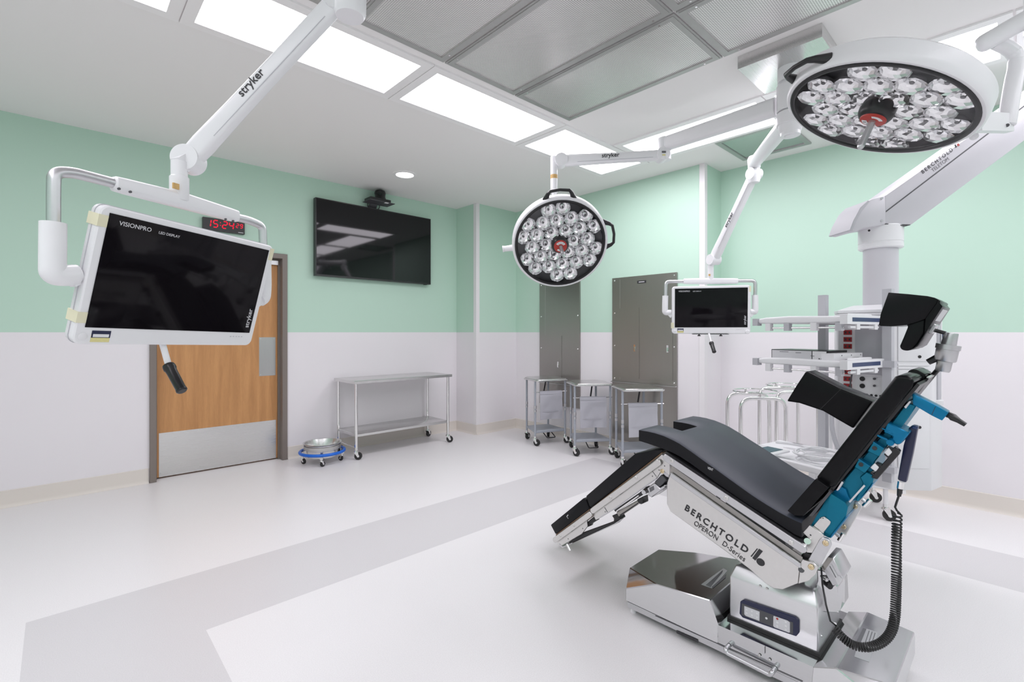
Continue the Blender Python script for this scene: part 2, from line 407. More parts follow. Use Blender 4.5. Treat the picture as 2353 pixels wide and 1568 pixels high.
panel_light(-.78, .48, 2.555, 3.155, 'bright ceiling light cut off by the picture top, above the door side')
panel_light(.48, 1.737, 2.555, 3.155, 'bright white ceiling light crossed by the big white monitor arm')
panel_light(1.737, 3.01, 2.555, 3.155, 'bright ceiling light in the middle of the row beside the grilles')
panel_light(3.01, 4.285, 2.555, 3.155, 'corner ceiling light crossed by the small surgical lamp arm')
panel_light(3.655, 4.285, 1.29, 2.55, 'ceiling light beside the green-reflecting hatch, behind the lamp boom')
panel_light(3.655, 4.285, .04, 1.285, 'bright ceiling light just behind the large surgical lamp')
panel_light(3.655, 4.285, -1.21, .035, 'ceiling light at the picture edge beyond the white lamp yoke')
for i in range(4):  # unseen row mirroring the long one, added to light the room
    panel_light(-.78+1.255*i, .475+1.255*i, -1.85, -1.25, 'unseen recessed ceiling light panel added behind the camera', 'unseen ceiling lights added behind the camera')
for i in range(3):  # second unseen row across the room, also added for its light
    panel_light(-1.42, -.79, -1.2+1.25*i, .045+1.25*i, 'unseen recessed ceiling light panel added behind the camera', 'unseen ceiling lights added behind the camera')
# perforated supply-air grilles
xs = [-.665, -.058, .549, 1.156, 1.762, 2.368, 2.978]
names = [['air grille at the far end near the picture top, beyond the monitor arm']*0]
labs = {(5,0): 'perforated metal air grille at the lamp-row corner, nearest the hub mount', (4,0): 'smudged perforated air grille between two others beside the lights',
        (3,0): 'perforated air grille behind the top joint of the white monitor arm', (2,0): 'perforated air grille at the picture top left of the monitor arm',
        (5,1): 'perforated air grille above the steel ceiling mount box', (4,1): 'perforated air grille cut by the picture top next to the mount-box grille'}
for j, (y0, y1) in enumerate(((1.272, 2.49), (.045, 1.262))):
    for i in range(6):
        x0, x1 = xs[i]+.006, xs[i+1]-.006
        lab = labs.get((i, j)); t = thing('air_grille', lab or 'perforated ceiling air grille above and behind the camera', 'vent', ((x0+x1)/2, (y0+y1)/2, C), None if lab else 'air grilles above the camera')
        g = .042; z = C-.014; f = MB()
        outer = [(x0, y0), (x1, y0), (x1, y1), (x0, y1)]; inner = [(x0+g, y0+g), (x1-g, y0+g), (x1-g, y1-g), (x0+g, y1-g)]
        mid = [(x0+.012, y0+.012), (x1-.012, y0+.012), (x1-.012, y1-.012), (x0+.012, y1-.012)]
        f.ring_loft([[(*p, C-.0005) for p in outer], [(*p, z+.004) for p in outer], [(*p, z+.004) for p in mid], [(*p, z) for p in mid], [(*p, z) for p in inner], [(*p, C-.001) for p in inner]], True, False)
        fr = f.build('frame', M['alu_frame'], t)
        MB().face([(x0+g, y1-g, C-.007), (x1-g, y1-g, C-.007), (x1-g, y0+g, C-.007), (x0+g, y0+g, C-.007)]).build('perforated_sheet', M['perf'], t)
        if lab:
            for sx, sy in ((x0+.025, y1-.1), (x1-.025, y1-.1), (x0+.025, y0+.1), (x1-.025, y0+.1)):
                MB().cyl((sx, sy, z), (sx, sy, z-.004), .006, seg=10).build('screw', M['chrome'], fr)
# polished access hatch
t = thing('ceiling_hatch', 'square polished steel hatch reflecting the green wall', 'hatch', (4.58, 1.6, C))
f = MB(); o_ = [(4.26, 1.305), (4.90, 1.305), (4.90, 1.895), (4.26, 1.895)]; i_ = [(4.30, 1.345), (4.86, 1.345), (4.86, 1.855), (4.30, 1.855)]
f.ring_loft([[(*p, C-.0005) for p in o_], [(*p, C-.014) for p in o_], [(*p, C-.014) for p in i_], [(*p, C-.001) for p in i_]], True, False).build('frame', M['alu_frame'], t)
MB().face([(4.30, 1.855, C-.006), (4.86, 1.855, C-.006), (4.86, 1.345, C-.006), (4.30, 1.345, C-.006)]).build('panel', M['hatchpanel'], t)
# round downlight over the wall screen
t = thing('downlight', 'small round recessed downlight in front of the wall camera', 'light', (2.715, 4.56, C))
MB().lathe([(.125, 0), (.125, -.006), (.095, -.010), (.088, -.002)], (2.715, 4.56, C-.0005), (0, 0, 1), 40, False).build('trim_ring', M['strip'], t)
o = MB().lathe([(.0001, -.004), (.09, -.004)], (2.715, 4.56, C), (0, 0, 1), 40, False)
for fc in o.bm.faces:
    if fc.normal.z > 0: fc.normal_flip()
o.bm.normal_update()
for fc in o.bm.faces:
    if fc.normal.z > 0: fc.normal_flip()
o.build('lens', M['down'], t)
# camera
cam = bpy.data.cameras.new('camera'); co = bpy.data.objects.new('camera', cam); COL.objects.link(co)
co.location = CAM; co.rotation_euler = (PI/2, 0, -math.atan2(FW[0], FW[1]))
cam.sensor_width = 36; cam.lens = 36*FL/2353; cam.shift_y = -(784-HY)/2353; cam.clip_start = .02
sc = bpy.context.scene; sc.camera = co
wd = bpy.data.worlds.new('world'); sc.world = wd; wd.use_nodes = True
wd.node_tree.nodes['Background'].inputs[0].default_value = (0.02, 0.02, 0.02, 1)
sc.view_settings.view_transform = 'Standard'; sc.view_settings.look = 'None'; sc.view_settings.exposure = 0.0; sc.view_settings.gamma = 1.0
sc.view_settings.use_curve_mapping = False
sc.cycles.max_bounces = 10; sc.cycles.diffuse_bounces = 6; sc.cycles.glossy_bounces = 5; sc.cycles.transparent_max_bounces = 8
sc.cycles.use_denoising = True
# ------------------------------------------------------------------ things on and along the far walls
# wall screen
t = thing('wall_screen', 'large flat black screen on the green wall reflecting ceiling lights', 'screen', (2.78, LW, 1.963))
X0_, X1_, Z0_, Z1_ = 2.042, 3.523, 1.963, 2.812
MB().span((X0_, 5.275, Z0_), (X1_, 5.335, Z1_), .004).build('bezel', M['black'], t)
MB().face([(X0_+.010, 5.2735, Z0_+.018), (X1_-.010, 5.2735, Z0_+.018), (X1_-.010, 5.2735, Z1_-.010), (X0_+.010, 5.2735, Z1_-.010)]).build('panel', M['tvscreen'], t)
MB().span((2.5, 5.334, 2.2), (3.06, 5.358, 2.6), .003).build('wall_mount', M['dkgrey'], t)
MB().span((X1_-.09, 5.285, Z0_-.008), (X1_-.05, 5.31, Z0_+.001), .001).build('sensor', M['black'], t)
# dome camera above the screen
cx_, cy_ = 2.765, 5.235
t = thing('wall_camera', 'small black swivel camera on a bracket above the wall screen', 'camera', (cx_, LW, 2.835))
MB().prism([(cx_-.16, 5.13, 2.868), (cx_+.16, 5.13, 2.868), (cx_+.16, 5.32, 2.868), (cx_-.16, 5.32, 2.868)], (0, 0, .006), .001, 1).build('shelf_plate', M['dkgrey'], t)
MB().bar((cx_-.03, 5.30, 2.868), (cx_-.03, 5.355, 2.80), .10, .006).build('bracket', M['dkgrey'], t)
MB().span((cx_-.14, 5.16, 2.874), (cx_+.12, 5.31, 2.912), .006).build('base_body', M['black'], t)
b_ = MB().lathe([(.078, .0), (.074, .015), (.060, .045), (.062, .07), (.066, .09), (.058, .115), (.03, .13), (.0, .132)], (cx_+.02, cy_, 2.90), (0, 0, 1), 24).build('swivel_head', M['black'], t)
MB().cyl((cx_-.01, cy_-.055, 2.975), (cx_-.02, cy_-.075, 2.972), .027, seg=20).build('lens', M['tvscreen'], b_)
MB().span((cx_+.03, 5.128, 2.862), (cx_+.075, 5.16, 2.8675)).build('sticker', M['paper'], t)
MB().tube([(cx_-.07, 5.31, 2.90), (cx_-.10, 5.33, 2.86), (cx_-.06, 5.34, 2.80)], .005, 8, .03).build('cable', M['black'], t)
MB().tube([(cx_+.04, 5.31, 2.90), (cx_+.07, 5.33, 2.85), (cx_+.02, 5.34, 2.80)], .005, 8, .03).build('cable', M['black'], t)
# red digital clock
t = thing('wall_clock', 'black digital wall clock with red figures above the door', 'clock', (1.19, LW, 2.30))
MB().span((1.002, 5.315, 2.318), (1.358, 5.359, 2.437), .004).build('case', M['black'], t)
SEG = {'0': 'abcdef', '1': 'bc', '2': 'abged', '4': 'fgbc', '5': 'afgcd', '9': 'abcdfg'}
def digit(mb, ch, x, z, w, h, th):
    sl = .12
    def sgm(x0, z0, x1, z1):
        p0 = V((x+x0*w+(z0-.5)*h*sl, 5.3138, z+z0*h)); p1 = V((x+x1*w+(z1-.5)*h*sl, 5.3138, z+z1*h))
        d = (p1-p0).normalized(); p0 += d*th*.45; p1 -= d*th*.45
        n = V((-d.z, 0, d.x))*th/2
        mb.prism([p0+n, p1+n, p1-n, p0-n], (0, .0012, 0))
    P = {'a': (0,1,1,1), 'b': (1,1,1,.5), 'c': (1,.5,1,0), 'd': (0,0,1,0), 'e': (0,.5,0,0), 'f': (0,1,0,.5), 'g': (0,.5,1,.5)}
    for k in SEG[ch]: sgm(*P[k])
mb = MB()
for ch, x in (('1', 1.030), ('5', 1.088), ('2', 1.166), ('4', 1.222)): digit(mb, ch, x, 2.352, .036, .066, .009)
for z in (2.372, 2.398): mb.span((1.143, 5.3135, z), (1.150, 5.315, z+.008))
for ch, x in (('2', 1.283), ('9', 1.318)): digit(mb, ch, x, 2.375, .020, .038, .0055)
mb.build('time_display', M['led'], t)
MB().span((1.30, 5.3138, 2.327), (1.345, 5.315, 2.333)).build('maker_mark', M['etch'], t)

# flush steel wall cabinets
def cabinet(name, lab, y0, y1, z0, z1, lip, doors, hz, plaque):
    t = thing(name, lab, 'cabinet', (XB, (y0+y1)/2, z0)); xf = XB-.022
    bd = MB().span((xf, y0, z0), (XB-.002, y1, z1), .002).build('front_frame', M['steel_dk'], t)
    MB().prism([(xf, y0, lip), (xf-.030, y0, lip-.004), (xf-.030, y0, lip-.012), (xf, y0, lip-.012)], (0, y1-y0, 0)).build('drip_ledge', M['steel'], t)
    for (a, b, c, d) in doors:
        dd = MB().span((xf-.004, a, c), (xf, b, d), .0015).build('door', M['steel_dk'], t)
        yl = a+.055
        l_ = MB().box((xf-.008, yl, hz), (.008, .022, .075), None, .004).build('latch', M['chrome'], dd)
        MB().bar((xf-.012, yl, hz+.012), (xf-.018, yl-.004, hz-.028), .016, .008, (1,0,0), .003).build('lever', M['chrome'], l_)
    n = 4
    for yy in (y0+.03, y1-.03):
        for k in range(n):
            z = lip+.03+(z1-lip-.06)*k/(n-1)
            MB().cyl((xf, yy, z), (xf-.004, yy, z), .009, .006, 10).build('screw', M['chrome'], bd)
    MB().span((xf-.002, y1-.108, lip+.02), (xf, y1-.104, z1-.02)).build('panel_seam', M['steel'], bd)
    if plaque:
        p_ = MB().span((xf-.003, plaque-.055, z1-.085), (xf, plaque+.055, z1-.055), .001).build('name_plaque', M['ink'], t)
        MB().span((xf-.0036, plaque-.035, z1-.074), (xf-.003, plaque+.035, z1-.066)).build('plaque_text', M['etch'], p_)
cabinet('wall_cabinet', 'narrow flush steel wall cabinet behind the round lamp', 3.771, 4.451, .40, 2.00, .690, [(4.06, 4.38, .72, 1.30)], .93, None)
cabinet('wall_cabinet', 'wide flush steel wall cabinet with two doors left of the small monitor', 2.487, 3.289, .11, 1.972, .785, [(2.93, 3.21, .83, 1.62), (2.53, 2.86, .83, 1.62)], 1.17, 2.90)

# ------------------------------------------------------------------ casters
def caster(parent, p, yaw, r=.038, local=False, wheelmat='rubber', h=None):
    """p = floor point under the stem; the fork trails along yaw"""
    p = V(p); d = V((math.cos(yaw), math.sin(yaw), 0)); s = V((-d.y, d.x, 0)); h = h or r*2.9
    ax = p + d*r*.55 + V((0, 0, r)); f = MB()
    f.cyl(p+V((0,0,h)), p+V((0,0,h-.022)), r*.42, seg=14)
    f.cyl(p+V((0,0,h-.020)), p+V((0,0,r*2.02)), r*.62, r*.7, 14)
    for k in (-1, 1):
        o = s*k*r*.48; top = p+V((0,0,r*2.1))+o
        f.prism([top-d*r*.5, top+d*r*.55, ax+o+d*r*.22-V((0,0,r*.15)), ax+o-d*r*.25-V((0,0,r*.1))], s*k*r*.09)
    fk = f.build('caster', M['chrome'], parent, local)
    wh = MB().lathe([(r*.5, -r*.34), (r*.92, -r*.34), (r, -r*.24), (r, r*.24), (r*.92, r*.34), (r*.5, r*.34)], ax, s, 26).build('wheel', M[wheelmat], fk, local)
    MB().cyl(ax-s*r*.56, ax+s*r*.56, r*.30, seg=14).build('hub', M['paper' if wheelmat == 'rubber' else 'nickel'], fk, local)

# ------------------------------------------------------------------ steel table by the far wall
t = thing('steel_table', 'long two-tier steel table on casters under the wall screen', 'table', (2.885, 5.07, 0))
x0, x1, y0, y1 = 2.262, 3.515, 4.80, 5.315
def sheet(name, x0, x1, y0, y1, z, lip, mat, parent):
    m = MB(); r = [(x0, y0), (x1, y0), (x1, y1), (x0, y1)]; i = .004
    q = [(x0+i, y0+i), (x1-i, y0+i), (x1-i, y1-i), (x0+i, y1-i)]
    m.ring_loft([[(*p, z-lip) for p in q], [(*p, z-lip) for p in r], [(*p, z-.003) for p in r], [(*p, z) for p in q]], True, False)
    m.face([(*p, z) for p in q]); m.face([(*p, z-.004) for p in q[::-1]])
    return m.build(name, mat, parent)
sheet('table_top', x0, x1, y0, y1, .832, .030, M['steel_h'], t)
sheet('shelf', x0+.03, x1-.03, y0+.03, y1-.03, .268, .028, M['steel_h'], t)
for i, (lx, ly) in enumerate(((2.296, 4.835), (3.478, 4.835), (3.478, 5.28), (2.296, 5.28))):
    lg = MB().cyl((lx, ly, .10), (lx, ly, .805), .0165, seg=16).build('leg', M['chrome'], t)
    caster(t, (lx, ly, 0), (-.6, -.5, .4, .3)[i], .040)
MB().cyl((2.296, 4.835, .125), (2.296, 5.28, .125), .006, seg=8).build('stretcher', M['chrome'], t)

# ------------------------------------------------------------------ kick bucket
bx, by = 2.00, 4.985
t = thing('kick_bucket', 'steel kick bucket with blue bumper ring beside the door frame', 'bucket', (bx, by, 0))
MB().lathe([(.185, .205), (.190, .209), (.186, .212), (.172, .209), (.155, .16), (.14, .075), (.0, .068), (.0, .064), (.145, .070), (.160, .155), (.176, .200)], (bx, by, 0), (0,0,1), 44, False).build('basin', M['steel_h'], t)
MB().lathe([(.176, .150), (.180, .150), (.180, .185), (.176, .185), (.176, .150)], (bx, by, 0), (0,0,1), 40, False).build('holder_band', M['steel'], t)
MB().tube([(bx+.215*math.cos(a*PI/24), by+.215*math.sin(a*PI/24), .118) for a in range(48)], .0155, 12, closed=True).build('bumper_ring', M['bluebump'], t)
for k in range(4):
    a = -2.0+k*PI/2; d = V((math.cos(a), math.sin(a), 0)); c = V((bx, by, 0))
    MB().bar(c+d*.178+V((0,0,.165)), c+d*.178+V((0,0,.085)), .022, .004, d).build('strut', M['steel'], t)
    MB().box(c+d*.190+V((0,0,.088)), (.045, .03, .022), Matrix.Rotation(a, 3, 'Z'), .002).build('caster_plate', M['nickel'], t)
    caster(t, c+d*.19, a+2.4, .027, h=.079)

# ------------------------------------------------------------------ hamper stands
HW, HD, HZ = .40, .36, .79
t = thing('hamper_stand', 'grey linen hamper stand on casters, furthest left under the narrow cabinet', 'hamper', (0,0,0), 'linen hamper stands')
pl = [(-.215, -.045), (-.19, -.075), (.19, -.075), (.215, -.045), (.225, .28), (.15, .40), (-.15, .40), (-.225, .28)]
m = MB()
m.prism([(x, y, HZ-.028) for x, y in pl], (0, 0, .020), .006, 2)
m.prism([(x*.95, .155+(y-.155)*.95, HZ-.008) for x, y in pl], (0, 0, .006), .003, 1)
m.build('lid', M['steel_h'], t, True)
for i, (lx, ly) in enumerate(((-HW/2, 0), (HW/2, 0), (.15, HD), (-.15, HD))):
    lg = MB().cyl((lx, ly, .11), (lx, ly, HZ-.027), .0125, seg=14).build('leg', M['grey_tube'], t, True)
    MB().cyl((lx, ly, .44), (lx, ly, .475), .016, seg=14).build('collar', M['greysilver'], lg, True)
    MB().cyl((lx, ly, .40), (lx, ly, .425), .0165, seg=14).build('collar', M['greysilver'], lg, True)
    caster(t, (lx, ly, 0), (-.9, -.5, 1.0, .6)[i], .040, True, h=.113)
MB().cyl((-HW/2-.02, -.005, .632), (HW/2+.02, -.005, .632), .005, seg=8).build('rod', M['chrome'], t, True)
m = MB(); rows = []
for k in range(15):
    f = k/14; z = .640-.335*f
    rows.append([(-.148+.296*i/12, -.022 + .003*math.sin(i*1.1+k*.5)*f + .002*math.sin(k*.8+i*.4) - (.004 if k in (2, 3) else 0) + .012*f*math.cos((i-6)*.5), z) for i in range(13)])
m.ring_loft(rows, False, False); m.ring_loft([[(x, y+.004, z) for x, y, z in r] for r in rows], False, False)
bag = m.build('bag_panel', M['fabric'], t, True, 80)
for z in (.606, .40): MB().span((-.147, -.027, z), (.147, -.024, z+.004)).build('seam', M['fabric'], bag, True)
MB().span((-.145, -.012, .618), (.145, .002, .644), .004).build('hem', M['fabric'], t, True)
m = MB(); m.prism([(-.20, 0, .145), (.20, 0, .145), (.15, HD, .145), (-.15, HD, .145)], (0, 0, .028), .004, 1); m.build('shelf', M['grey_tube'], t, True)
MB().tube([(-.05, .10, .13), (-.05, -.02, .085), (.06, -.02, .085), (.06, .10, .13)], .006, 8, .02).build('pedal', M['black'], t, True)
MB().cyl((.09, .30, HZ-.03), (.08, .34, .60), .009, seg=10).build('damper', M['black'], t, True)
h1 = t; f1 = V((4.506-4.115, 3.83-3.982, 0))
ROOT[t.name] = V((0,0,0)); t.location = ((4.115+4.506)/2, (3.982+3.83)/2, 0); t.rotation_euler = (0, 0, math.atan2(f1.y, f1.x))
dup(t, ((4.092+4.439)/2, (3.367+3.118)/2, 0), math.atan2(-.249, .347), 'grey linen hamper stand on casters, in the middle of the three')
dup(t, (4.245, 2.615, 0), math.atan2(-.28, .36), 'grey linen hamper stand partly hidden by the operating table')
# ------------------------------------------------------------------ booms, lamps and monitors hung from the ceiling
def rrect(c, y, z, w, h, r, n=4):
    pts = []
    for sx, sy, a0 in ((1, 1, 0), (-1, 1, 90), (-1, -1, 180), (1, -1, 270)):
        for k in range(n+1):
            a = math.radians(a0 + 90*k/n)
            pts.append(V(c) + y*(sx*(w/2-r) + r*math.cos(a)) + z*(sy*(h/2-r) + r*math.sin(a)))
    return pts
def loft_arm(mb, p, q, side, secs):
    """secs: (t along, width across side, height, drop)"""
    p = V(p); q = V(q); d = (q-p).normalized(); s = V(side); s = (s - d*s.dot(d)).normalized(); u = d.cross(s)
    if u.z < 0: u = -u
    mb.ring_loft([rrect(p.lerp(q, t) + u*o, s, u, w, h, min(w, h)*.32) for t, w, h, o in secs]); return mb
def spring_arm(parent, A, B, side, w, h, rA, rB, mat='white', txt=None, tsize=.05, tpos=(.45, .0), flip=False, name='spring_arm'):
    A = V(A); B = V(B); s = V(side).normalized()
    mb = MB(); loft_arm(mb, A, B, s, [(.03, w, h*.95, 0), (.10, w, h*1.02, 0), (.30, w*.98, h*.92, 0), (.6, w*.92, h*.86, 0), (.92, w*.9, h*.9, 0), (.98, w*.9, h*.9, 0)])
    arm = mb.build(name, M[mat], parent)
    MB().cyl(A-s*w*.62, A+s*w*.62, rA, seg=36).build('pivot', M[mat], arm)
    MB().cyl(B-s*w*.60, B+s*w*.60, rB, seg=36).build('pivot', M[mat], arm)
    d = (B-A).normalized(); u = s.cross(d)
    if u.z < 0: u = -u
    n = s if (CAM-A).dot(s) > 0 else -s
    MB().bar(A.lerp(B, .16)-u*h*.30+n*w*.485, A.lerp(B, .9)-u*h*.26+n*w*.452, .0016, .0025, u).build('cover_seam', M['grey'], arm)
    if txt:
        xd = -d if flip else d
        lettering(txt, tsize, A.lerp(B, tpos[0]) + u*(h*tpos[1]-tsize*.3) + n*(w*.492), xd, u, M['ink'], arm, bold=.012)
    return arm
def display(root, Cc, w, h, n, sw, sh, tapes, knob_right):
    Cc = V(Cc); R3 = Matrix((w, h, n)).transposed()
    L = lambda x, y, z=0: Cc + w*x + h*y + n*z
    bw, top, bot = sw/2+.024, sh/2+.020, sh/2+.056
    case = MB(); T = .054
    def out(x0, x1, y0, y1, z, r):
        q = []
        for cx, cy, a0 in ((x1-r, y1-r, 0), (x0+r, y1-r, 90), (x0+r, y0+r, 180), (x1-r, y0+r, 270)):
            for k in range(6):
                a = math.radians(a0+18*k); q.append(L(cx+r*math.cos(a), cy+r*math.sin(a), z))
        return q
    case.ring_loft([out(-bw+.03, bw-.03, -bot+.05, top-.03, -.075, .03), out(-bw+.008, bw-.008, -bot+.008, top-.008, -T, .022), out(-bw, bw, -bot, top, -T+.012, .025),
                    out(-bw, bw, -bot, top, -.004, .025), out(-bw+.004, bw-.004, -bot+.004, top-.004, .0, .022)])
    cs = case.build('monitor_case', M['white'], root)
    groove = out(-bw-.0006, bw+.0006, -bot-.0006, top+.0006, -.026, .025)
    MB().tube(groove, .0014, 6, closed=True).build('case_seam', M['grey'], cs)
    MB().prism([L(-sw/2, -sh/2, .0006), L(sw/2, -sh/2, .0006), L(sw/2, sh/2, .0006), L(-sw/2, sh/2, .0006)], n*.0012).build('screen', M['screen'], cs)
    lettering('VISIONPRO', .019, L(-sw/2+.030, sh/2-.030, .0018), w, h, M['etch'], cs, bold=.004)
    lettering('LED DISPLAY', .0125, L(-sw/2+.150, sh/2-.030, .0018), w, h, M['etch'], cs)
    lettering('stryker', .028, L(sw/2-.013, -sh/2+.022, .0018), h, -w, M['etch'], cs, bold=.008)
    MB().prism([L(-sw/2+.022, -sh/2-.047, .0003), L(-sw/2+.075, -sh/2-.047, .0003), L(-sw/2+.075, -sh/2-.023, .0003), L(-sw/2+.022, -sh/2-.023, .0003)][:], n*.0008).build('asset_sticker', M['yellow'], cs)
    s1 = MB().prism([L(-sw/2+.022, -sh/2-.033, .0004), L(-sw/2+.075, -sh/2-.033, .0004), L(-sw/2+.075, -sh/2-.010, .0004), L(-sw/2+.022, -sh/2-.010, .0004)], n*.001).build('asset_sticker', M['navy'], cs)
    MB().prism([L(-sw/2+.026, -sh/2-.031, .0014), L(-sw/2+.071, -sh/2-.031, .0014), L(-sw/2+.071, -sh/2-.021, .0014), L(-sw/2+.026, -sh/2-.021, .0014)], n*.0003).build('sticker_text', M['paper'], s1)
    MB().lathe([(.0, .0), (.011, .0), (.0125, .001), (.011, .002), (.0, .0022)], L(-sw/2, -sh/2-.030, 0), n, 24).build('power_button', M['white2'], cs)
    if knob_right: MB().lathe([(.0, -.02), (.019, -.02), (.019, .004), (.015, .008), (0, .009)], L(sw/2+.0, -sh/2-.040, 0), n, 24).build('corner_knob', M['white'], cs)
    for k in range(5): MB().box(L(sw/2-.085+.013*k, -sh/2-.018, .0004), (.006, .003, .0012), R3).build('menu_key', M['grey'], cs)
    for (x, y, wd_, ht_) in tapes:
        m = MB(); m.box(L(x, y, -.024), (wd_, ht_, .0505), R3, .003); m.build('tape', M['cream'], cs)
    return L, cs
def grip(root, p, q, r1, q2, r2):
    p = V(p); q = V(q); q2 = V(q2)
    st = MB().cyl(p, q, r1, seg=18).build('handle_stalk', M['white'], root)
    d = (q2-q).normalized(); Lh = (q2-q).length
    MB().lathe([(0, -.004), (r2*1.1, -.004), (r2*1.18, .002), (r2*1.18, .013), (r2*1.02, .018), (r2, .03), (r2*.96, Lh-.012), (r2*1.03, Lh-.010), (r2*1.03, Lh-.004), (r2*.8, Lh), (0, Lh)], q, d, 26).build('handle_grip', M['black'], st)

# ---- big monitor
Cb = V((.3549, 2.0804, 1.5253)); wv = V((.8868, .4612, -.0298)).normalized(); hv = V((.175, -.2131, .9612)); hv = (hv - wv*hv.dot(wv)).normalized(); nv = wv.cross(hv)
t = thing('monitor_boom', 'big tilted monitor on a white ceiling arm, in front of the door', 'monitor', (Cb.x, Cb.y, 1.27))
tp_ = [(-.3085, .152, .036, .036), (-.3085, -.150, .036, .034), (.316, .165, .020, .05)]
L, cs = display(t, Cb, wv, hv, nv, .60, .36, tp_, False)
P0 = Cb - nv*.045; NP = V((wv.y, -wv.x, 0)).normalized(); WH = V((wv.x, wv.y, 0)).normalized()
Q = lambda px, py, off=0.0: onP(px, py, P0, NP) + NP*off
bar = MB(); A_, B_ = Q(258, 421), Q(545, 498)
loft_arm(bar, A_, B_, NP, [(0, .030, .032, 0), (.012, .042, .046, 0), (.08, .046, .050, 0), (.5, .05, .058, .004), (.92, .046, .050, 0), (.988, .042, .046, 0), (1, .030, .032, 0)])
yk = bar.build('yoke_bar', M['white'], t)
for px_, py_ in ((274, 434), (300, 441), (519, 504), (536, 508)):
    p_ = onP(px_, py_, P0+NP*.024, NP); MB().cyl(p_-NP*.004, p_+NP*.0015, .004, seg=12).build('screw', M['dkgrey'], yk)
MB().tube([Q(262, 421), Q(165, 396), Q(124, 396), Q(123, 450), Q(123, 520)], .0165, 18, .085, rseg=10).build('yoke_tube', M['satin'], t)
MB().tube([Q(540, 499), Q(575, 507), Q(603, 520), Q(604, 545), Q(606, 590)], .0165, 18, .06, rseg=10).build('yoke_tube', M['satin'], t)
e = MB(); e.tube([Q(122, 512), Q(121, 600), Q(121, 632), Q(150, 634), Q(172, 632)], [.032]*3+[.031]*2 if False else .031, 22, .035, rseg=8)
e.build('elbow', M['white'], t)
pv = MB().cyl(Q(150, 633), Q(178, 630), .0285, seg=24).build('side_pivot', M['white'], t)
MB().bar(Q(172, 628), L(-.315, -.05, -.03), .03, .05, (0, 0, 1), .006).build('side_bracket', M['white'], t)
MB().tube([Q(607, 585), Q(608, 660), Q(606, 684), Q(597, 690)], .028, 22, .03, rseg=8).build('elbow', M['white'], t)
MB().bar(Q(604, 680), L(.315, -.05, -.03), .03, .05, (0, 0, 1), .006).build('side_bracket', M['white'], t)
pt, pb = Q(412, 372), Q(412, 462)
MB().lathe([(.028, 0), (.031, .004), (.031, .085), (.0265, .090), (.0265, (pt-pb).length)], pb, (0, 0, 1), 30).build('swivel_post', M['white'], t)
p_ = onP(404, 428, P0+NP*.031, NP); MB().bar(p_-WH*.011, p_+WH*.011, .006, .020, (0,0,1)).build('amber_sticker', M['orange'], t)
JA = V(Q(434, 368)); tA = (JA-CAM).dot(V((*FW, 0))); JB = at(776, 2, tA*1.0)
sd = V((FW[0], FW[1], 0)) + V((RT[0], RT[1], 0))*-.12
MB().bar(Q(412, 380), JA, .045, .055, (0, 0, 1), .012).build('knuckle', M['white'], t)
spring_arm(t, JA, JB, sd, .058, .076, .047, .046, 'white', 'stryker', .042, (.375, .12))
KJ = JB + V((RT[0], RT[1], 0))*.045
MB().lathe([(.0, -.06), (.05, -.06), (.058, -.045), (.060, .03), (.056, .11)], KJ + V((0,0,0)), (0, 0, 1), 30).build('upper_knuckle', M['white'], t)
MB().cyl(KJ+V((0,0,.09)), (KJ.x, KJ.y, C-.03), .042, seg=28).build('drop_tube', M['white'], t)
MB().lathe([(.0, 0), (.15, 0), (.15, .018), (.05, .03)], (KJ.x, KJ.y, C-.046), (0, 0, 1), 36).build('ceiling_flange', M['white'], t)
pb_ = L(.0, -.245, -.03); tb = (pb_-CAM).dot(V((*FW, 0)))
grip(t, onP(371, 782, pb_, NP), at(388, 842, tb-.03), .0105, at(419, 900, tb-.06), .0175)

# ---- ceiling mount hub
H0 = V((3.27, .985, 0))
t = thing('lamp_mount', 'square steel ceiling mount with a thick white hub tube', 'mount', (H0.x, H0.y, C))
m = MB(); m.ring_loft([[(H0.x+sx*.225, H0.y+sy*.225, z) for sx, sy in ((-1,-1),(1,-1),(1,1),(-1,1))] for z in (C-.0005, C-.078)], True, False)
m.face([(H0.x+sx*.225, H0.y+sy*.225, C-.078) for sx, sy in ((-1,1),(1,1),(1,-1),(-1,-1))]); m.build('cover_box', M['steel_h'], t)
MB().cyl((H0.x, H0.y, C-.077), (H0.x, H0.y, 2.88), .070, seg=36).build('hub_tube', M['white'], t)
for z1, z0 in ((2.86, 2.70), (2.69, 2.615)):
    MB().lathe([(.0, 0), (.072, 0), (.076, .004), (.076, z1-z0-.004), (.072, z1-z0), (0, z1-z0)], (H0.x, H0.y, z0), (0, 0, 1), 36).build('collar', M['white2'], t)
MB().lathe([(.0, 0), (.03, .0), (.06, .03), (.068, .07), (0, .07)], (H0.x, H0.y, 2.545), (0, 0, 1), 36).build('end_cap', M['white2'], t)
MB().cyl((H0.x, H0.y, 2.55), (H0.x, H0.y, 2.95), .055, seg=24).build('axle', M['white'], t)

